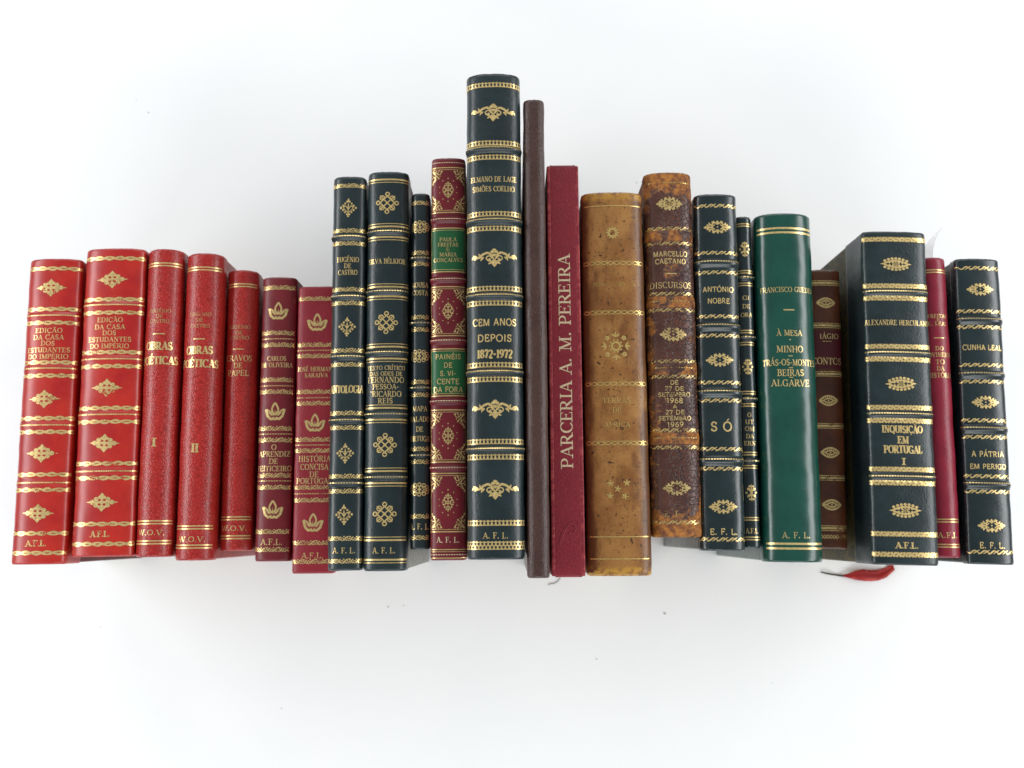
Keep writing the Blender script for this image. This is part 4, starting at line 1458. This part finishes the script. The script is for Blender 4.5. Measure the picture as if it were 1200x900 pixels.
# 17
b = Book('black book with two letter gold title, directly right of the cracked brown book', Q(812, 231, 862, 231, 819.5, 645, 873.5, 646), .165, .007, 'ink_c', seed=17,
         bands=(308, 382.5, 460, 540), band_w=12, band_h=.0021)
b.root['group'] = BL
b.roll('wave', (241, 296, 319, 370.5, 393, 448, 469, 526, 549, 632), 5.2, .95)
b.roll('beads', (306.5, 380.5, 458, 538), 1.4, .88, name='bead_line')
b.orn('cartouche', (266, 422, 594), 33, 17)
b.lines('author_lettering', [('ANTÓNIO', 339, 6.4, 38), ('NOBRE', 352.5, 6.4, 27)], 'sans')
b.lines('title_lettering', [('S Ó', 500, 11, 26)], 'sans')
b.lines('owner_initials', [('E. F. L.', 623, 7, 33)], 'sans')
# 18
b = Book('very thin black book squeezed in shade directly left of the green book', Q(860, 256, 879.5, 256, 870, 643, 891, 642), .155, .005, 'ink_c', n=2.1, seed=18,
         bands=(325.5, 395.5, 467.5, 540), band_w=8)
b.root['group'] = BL
b.roll('double', (263.5, 318.5, 333, 388.5, 402.5, 460, 474.5, 531.5, 547, 608, 631), 4.4, .9)
b.roll('beads', (325, 395, 467, 540), 1.4, .6, name='bead_line')
b.orn('cross', (292, 429.5, 577.5), 13, 19)
b.lines('author_lettering', [('GI', 349, 5.2, 9), ('DE', 359, 5.2, 9), ('ORA', 369, 5.2, 14)], 'serif')
b.lines('title_lettering', [('O', 486, 5.2, 5), ('UT', 494.5, 5.2, 10), ('OM', 502.5, 5.2, 11), ('DA', 511, 5.2, 9), ('ERN', 519.5, 5.2, 14)], 'serif')
b.lines('owner_initials', [('A.F.L.', 622, 6, 16)], 'serif')
# 19
b = Book('plain glossy green leather book with double gold lines, the only green one', Q(881, 256, 949, 256, 894.5, 658, 962.5, 659), .161, .012, 'green', n=2.15, seed=19)
b.roll('double', (269.7, 640), 8.2, .80)
b.lines('author_lettering', [('FRANCISCO GUEDES', 339, 6.4, 68)], 'light')
b.lines('title_lettering', [('_', 363, 1.4, 13), ('À MESA', 390, 7, 31), ('_', 398, 1.1, 2), ('MINHO', 409, 7.8, 32), ('_', 417, .9, 5), ('TRÁS-OS-MONTES', 424.5, 7.6, 67), ('_', 430.8, .9, 5),
                            ('BEIRAS', 436.5, 8, 32), ('_', 442, .9, 5), ('ALGARVE', 448.5, 8, 47)], 'serif')
b.lines('owner_initials', [('A. F. L.', 627, 7, 33)], 'light')
# 20
b = Book('mottled brown book with dark red label and gold eye ornaments beside the green book', Q(945, 318, 983, 318, 953.5, 643, 992.5, 643), .130, .005, 'brown_mottle', gold_mat='gold_soft', seed=20, n=2.6)
b.patch('title_label', 385, 434.5, 'label_red', .98)
b.roll('triple', (331.5, 381.3, 438, 499, 560, 619), 6.4, .97)
b.roll('zigzag', (629, ), 6.0, .95)
b.orn('eye', (355, 469, 530, 591.5), 21.5, 13, M['gold'])
D = b.lines('author_lettering', [('IÁGIO', 394, 6.2, 23, 3.0), ('_', 400, .6, 11, 0)], 'serif')
D.location.z += .0001
D = b.lines('title_lettering', [('CONTOS', 423, 8.2, 36)], 'serif')
D.location.z += .0001
# 21
b = Book('thick black book with gold lens ornaments and a red ribbon under its tail', Q(1007, 274, 1083.7, 273, 1021.8, 661, 1099, 663.6), .156, .005, 'ink_b', 'marble_green', n=2.6, leg=.030, seed=21,
         bands=(342.5, 414, 485.5, 559), band_w=11, band_h=.0021)
b.root['group'] = BL
inq = b
b.roll('scroll', (280.5, 335, 349.5, 406, 421, 477.5, 493, 550, 566, 626, 650), 6.0, .96)
b.roll('beads', (341.5, 413, 484.5, 558), 1.5, .94, name='bead_line')
b.orn('lens', (309, 450, 598), 37, 17)
b.lines('author_lettering', [('ALEXANDRE HERCULANO', 378, 6.4, 79)], 'serif')
b.lines('title_lettering', [('INQUISIÇÃO', 503, 8.4, 48), ('EM', 515.5, 8.4, 13), ('PORTUGAL', 526.5, 9, 45)], 'slab')
b.lines('volume_numeral', [('I', 541, 8, 5)], 'slab')
b.lines('owner_initials', [('A.F.L.', 639, 7, 27)], 'slab')
# 22
b = Book('narrow wine red book, half hidden between two black books near the right end', Q(1072, 305, 1105, 305, 1090, 653, 1123, 653.5), .143, .008, 'wine_fine', n=2.0, seed=22, wtrim=(.0008, .0008))
wine = b
b.roll('double', (317.5, 610, 639.5), 4.6, .72)
b.lines('author_lettering', [('FREITAS', 370, 4.4, 24), ('E', 374.5, 3.6, 4), ('E. LEAL', 379, 4.6, 24)], 'serif')
b.lines('title_lettering', [('_', 395.8, 1.2, 12), ('DO', 408, 5, 10), ('MOVIMENTO', 415.5, 5.4, 36), ('TO', 424, 5.8, 11), ('DA', 431.5, 5.2, 9), ('HISTÓRIA', 439.5, 5.8, 32)], 'serif')
b.lines('owner_initials', [('A.F.L.', 627, 6.4, 26)], 'serif')
# 23
b = Book('black book with gold cartouches at the far right end of the row', Q(1116.9, 305, 1169.3, 305, 1132.6, 661, 1187.7, 662), .145, .005, 'ink_c', seed=23, bands=(375.5, 439, 503, 568), band_w=11, band_h=.0021)
b.root['group'] = BL
b.roll('wave', (314, 364.5, 383, 427.5, 447, 492.5, 512, 558, 576, 647), 5.2, .95)
b.roll('beads', (373.5, 437, 501, 566), 1.3, .94, name='bead_line')
b.orn('cartouche', (339, 471, 616), 32, 16)
b.lines('author_lettering', [('CUNHA LEAL', 407, 6.4, 47)], 'sans')
b.lines('title_lettering', [('A PÁTRIA', 532, 6.6, 38), ('EM PERIGO', 546.5, 6.0, 43)], 'sans')
b.lines('owner_initials', [('E. F. L.', 639, 7, 30)], 'sans')


# ---------------------------------------------------------------- small things
def to_local(root, p):
    m = Matrix.Rotation(-root.rotation_euler.z, 3, 'Z')
    return m @ (Vector(p) - Vector(root.location))


def strip(name, upper, lower, zf, mat, root, thick=0.0004):
    """a thin closed band between two outlines lying near the table"""
    n = len(upper)
    V, F = [], []
    for k in (0, 1):
        for j in range(n):
            for m_ in range(5):
                t = m_ / 4
                px = lower[j][0] + (upper[j][0] - lower[j][0]) * t
                py = lower[j][1] + (upper[j][1] - lower[j][1]) * t
                z = zf(j / (n - 1), t) + k * thick
                p = at(px, py, 0.004)
                V.append(to_local(root, (p.x, p.y, z)) if root else Vector((p.x, p.y, z)))
    W = 5
    for k in (0, 1):
        o = k * n * W
        for j in range(n - 1):
            for m_ in range(W - 1):
                q = (o + j * W + m_, o + j * W + m_ + 1, o + (j + 1) * W + m_ + 1, o + (j + 1) * W + m_)
                F.append(q if k == 0 else q[::-1])
    o = n * W
    for j in range(n - 1):
        F.append((j * W, (j + 1) * W, o + (j + 1) * W, o + j * W))
        F.append((j * W + 4, o + j * W + 4, o + (j + 1) * W + 4, (j + 1) * W + 4))
    F.append((0, o, o + 1, o + 2, o + 3, o + 4, 4, 3, 2, 1))
    e_ = (n - 1) * W
    F.append((e_, e_ + 1, e_ + 2, e_ + 3, e_ + 4, o + e_ + 4, o + e_ + 3, o + e_ + 2, o + e_ + 1, o + e_))
    return link_mesh(name, V, F, mat, root)


up = [(988, 673.6), (994, 672.4), (1003, 668.6), (1012, 667.0), (1021, 668.2), (1030, 668.0), (1039, 665.5), (1048, 660)]
lo = [(988, 675.6), (994, 677.2), (1003, 679.6), (1012, 680.8), (1021, 681.2), (1030, 680.4), (1039, 677.0), (1050, 668)]
strip('ribbon_bookmark', up, lo, lambda u, t: 0.0012 + 0.0010 * math.sin(2 * math.pi * t * 0.8 + 1.2 * u) * min(1, u * 2) + 0.0024 * (1 + math.sin(u * 5.0)) * .5 + .0008 * math.sin(u * 17 + t * 3), M['ribbon'], inq.root)

strip('ribbon_thread', [(963, 669.6), (969, 671.0), (976, 672.3), (983, 673.2), (990, 674.0)], [(963, 671.0), (969, 672.8), (976, 674.2), (983, 675.2), (990, 676.2)],
      lambda u, t: 0.0010 + 0.0008 * math.sin(u * 7), M['thread'], inq.root)

# thread on the table below the wine red cloth book
cu = bpy.data.curves.new('loose_thread', 'CURVE')
cu.dimensions = '3D'
cu.bevel_depth = 0.00022
cu.bevel_resolution = 2
sp_ = cu.splines.new('NURBS')
tp = [(656.5, 676.5), (654.5, 680), (652.5, 682.6), (649.5, 683.6), (646, 684.0), (642, 685.3)]
sp_.points.add(len(tp) - 1)
for p_, (x_, y_) in zip(sp_.points, tp):
    q_ = at(x_, y_, 0.0006)
    p_.co = (q_.x, q_.y, 0.0006, 1)
sp_.use_endpoint_u = True
th_c = bpy.data.objects.new('loose_thread', cu)
C.objects.link(th_c)
cu.materials.append(M['thread'])
bpy.context.view_layer.update()
dg = bpy.context.evaluated_depsgraph_get()
me_ = bpy.data.meshes.new_from_object(th_c.evaluated_get(dg))
bpy.data.objects.remove(th_c)
th = bpy.data.objects.new('loose_thread', me_)
C.objects.link(th)
th['label'] = 'short loose dark thread lying on the white table under the wine red cloth book'
th['category'] = 'thread'

# film flap standing out of the head of the narrow wine red book
V, F = [], []
rt = wine.root
base = wine.h / 2 - 0.004
prof_ = [(-.0055, 0.0135, -.004), (-.0055, .0125, 0.0), (-.0050, .0100, .006), (-.0030, .0080, .012), (.0005, .0072, .018), (.0045, .0078, .023), (.0085, .0095, .027)]
for k in (0, 1):
    for x0, x1, y in prof_:
        for m_ in range(4):
            t = m_ / 3
            V.append(Vector((x0 + (x1 - x0) * t * .55, base + y, wine.d - .016 + .004 * t + y * .25 + k * .0001)))
nn = len(prof_)
for k in (0, 1):
    for j in range(nn - 1):
        for m_ in range(3):
            o = k * nn * 4 + j * 4 + m_
            F.append((o, o + 1, o + 5, o + 4) if k else (o + 4, o + 5, o + 1, o))
link_mesh('plastic_jacket_flap', V, F, M['plastic'], rt)

# a few grains of dust on the table
bm = bmesh.new()
rd = random.Random(4)
for px, py, r in ((779, 719, .00085), (455, 711, .0006), (473, 709.5, .00045), (699, 772, .00055), (174, 132, .0006), (160, 118, .0004), (746, 214, .0005), (118, 735, .0004), (905, 800, .0004), (330, 830, .00045)):
    q_ = at(px, py, 0.0)
    res = bmesh.ops.create_icosphere(bm, subdivisions=1, radius=r)
    for v in res['verts']:
        v.co = Vector((q_.x + v.co.x * rd.uniform(.7, 1.4), q_.y + v.co.y * rd.uniform(.6, 1.1), max(0.00005, r * .5 + v.co.z * .5)))
me = bpy.data.meshes.new('dust')
bm.to_mesh(me)
bm.free()
me.materials.append(simple('grey_dust', (0.30, 0.29, 0.28), 0.9))
du = bpy.data.objects.new('dust', me)
C.objects.link(du)
du['kind'] = 'stuff'
du['label'] = 'tiny grey grains of dust scattered on the white table'
du['category'] = 'dust'
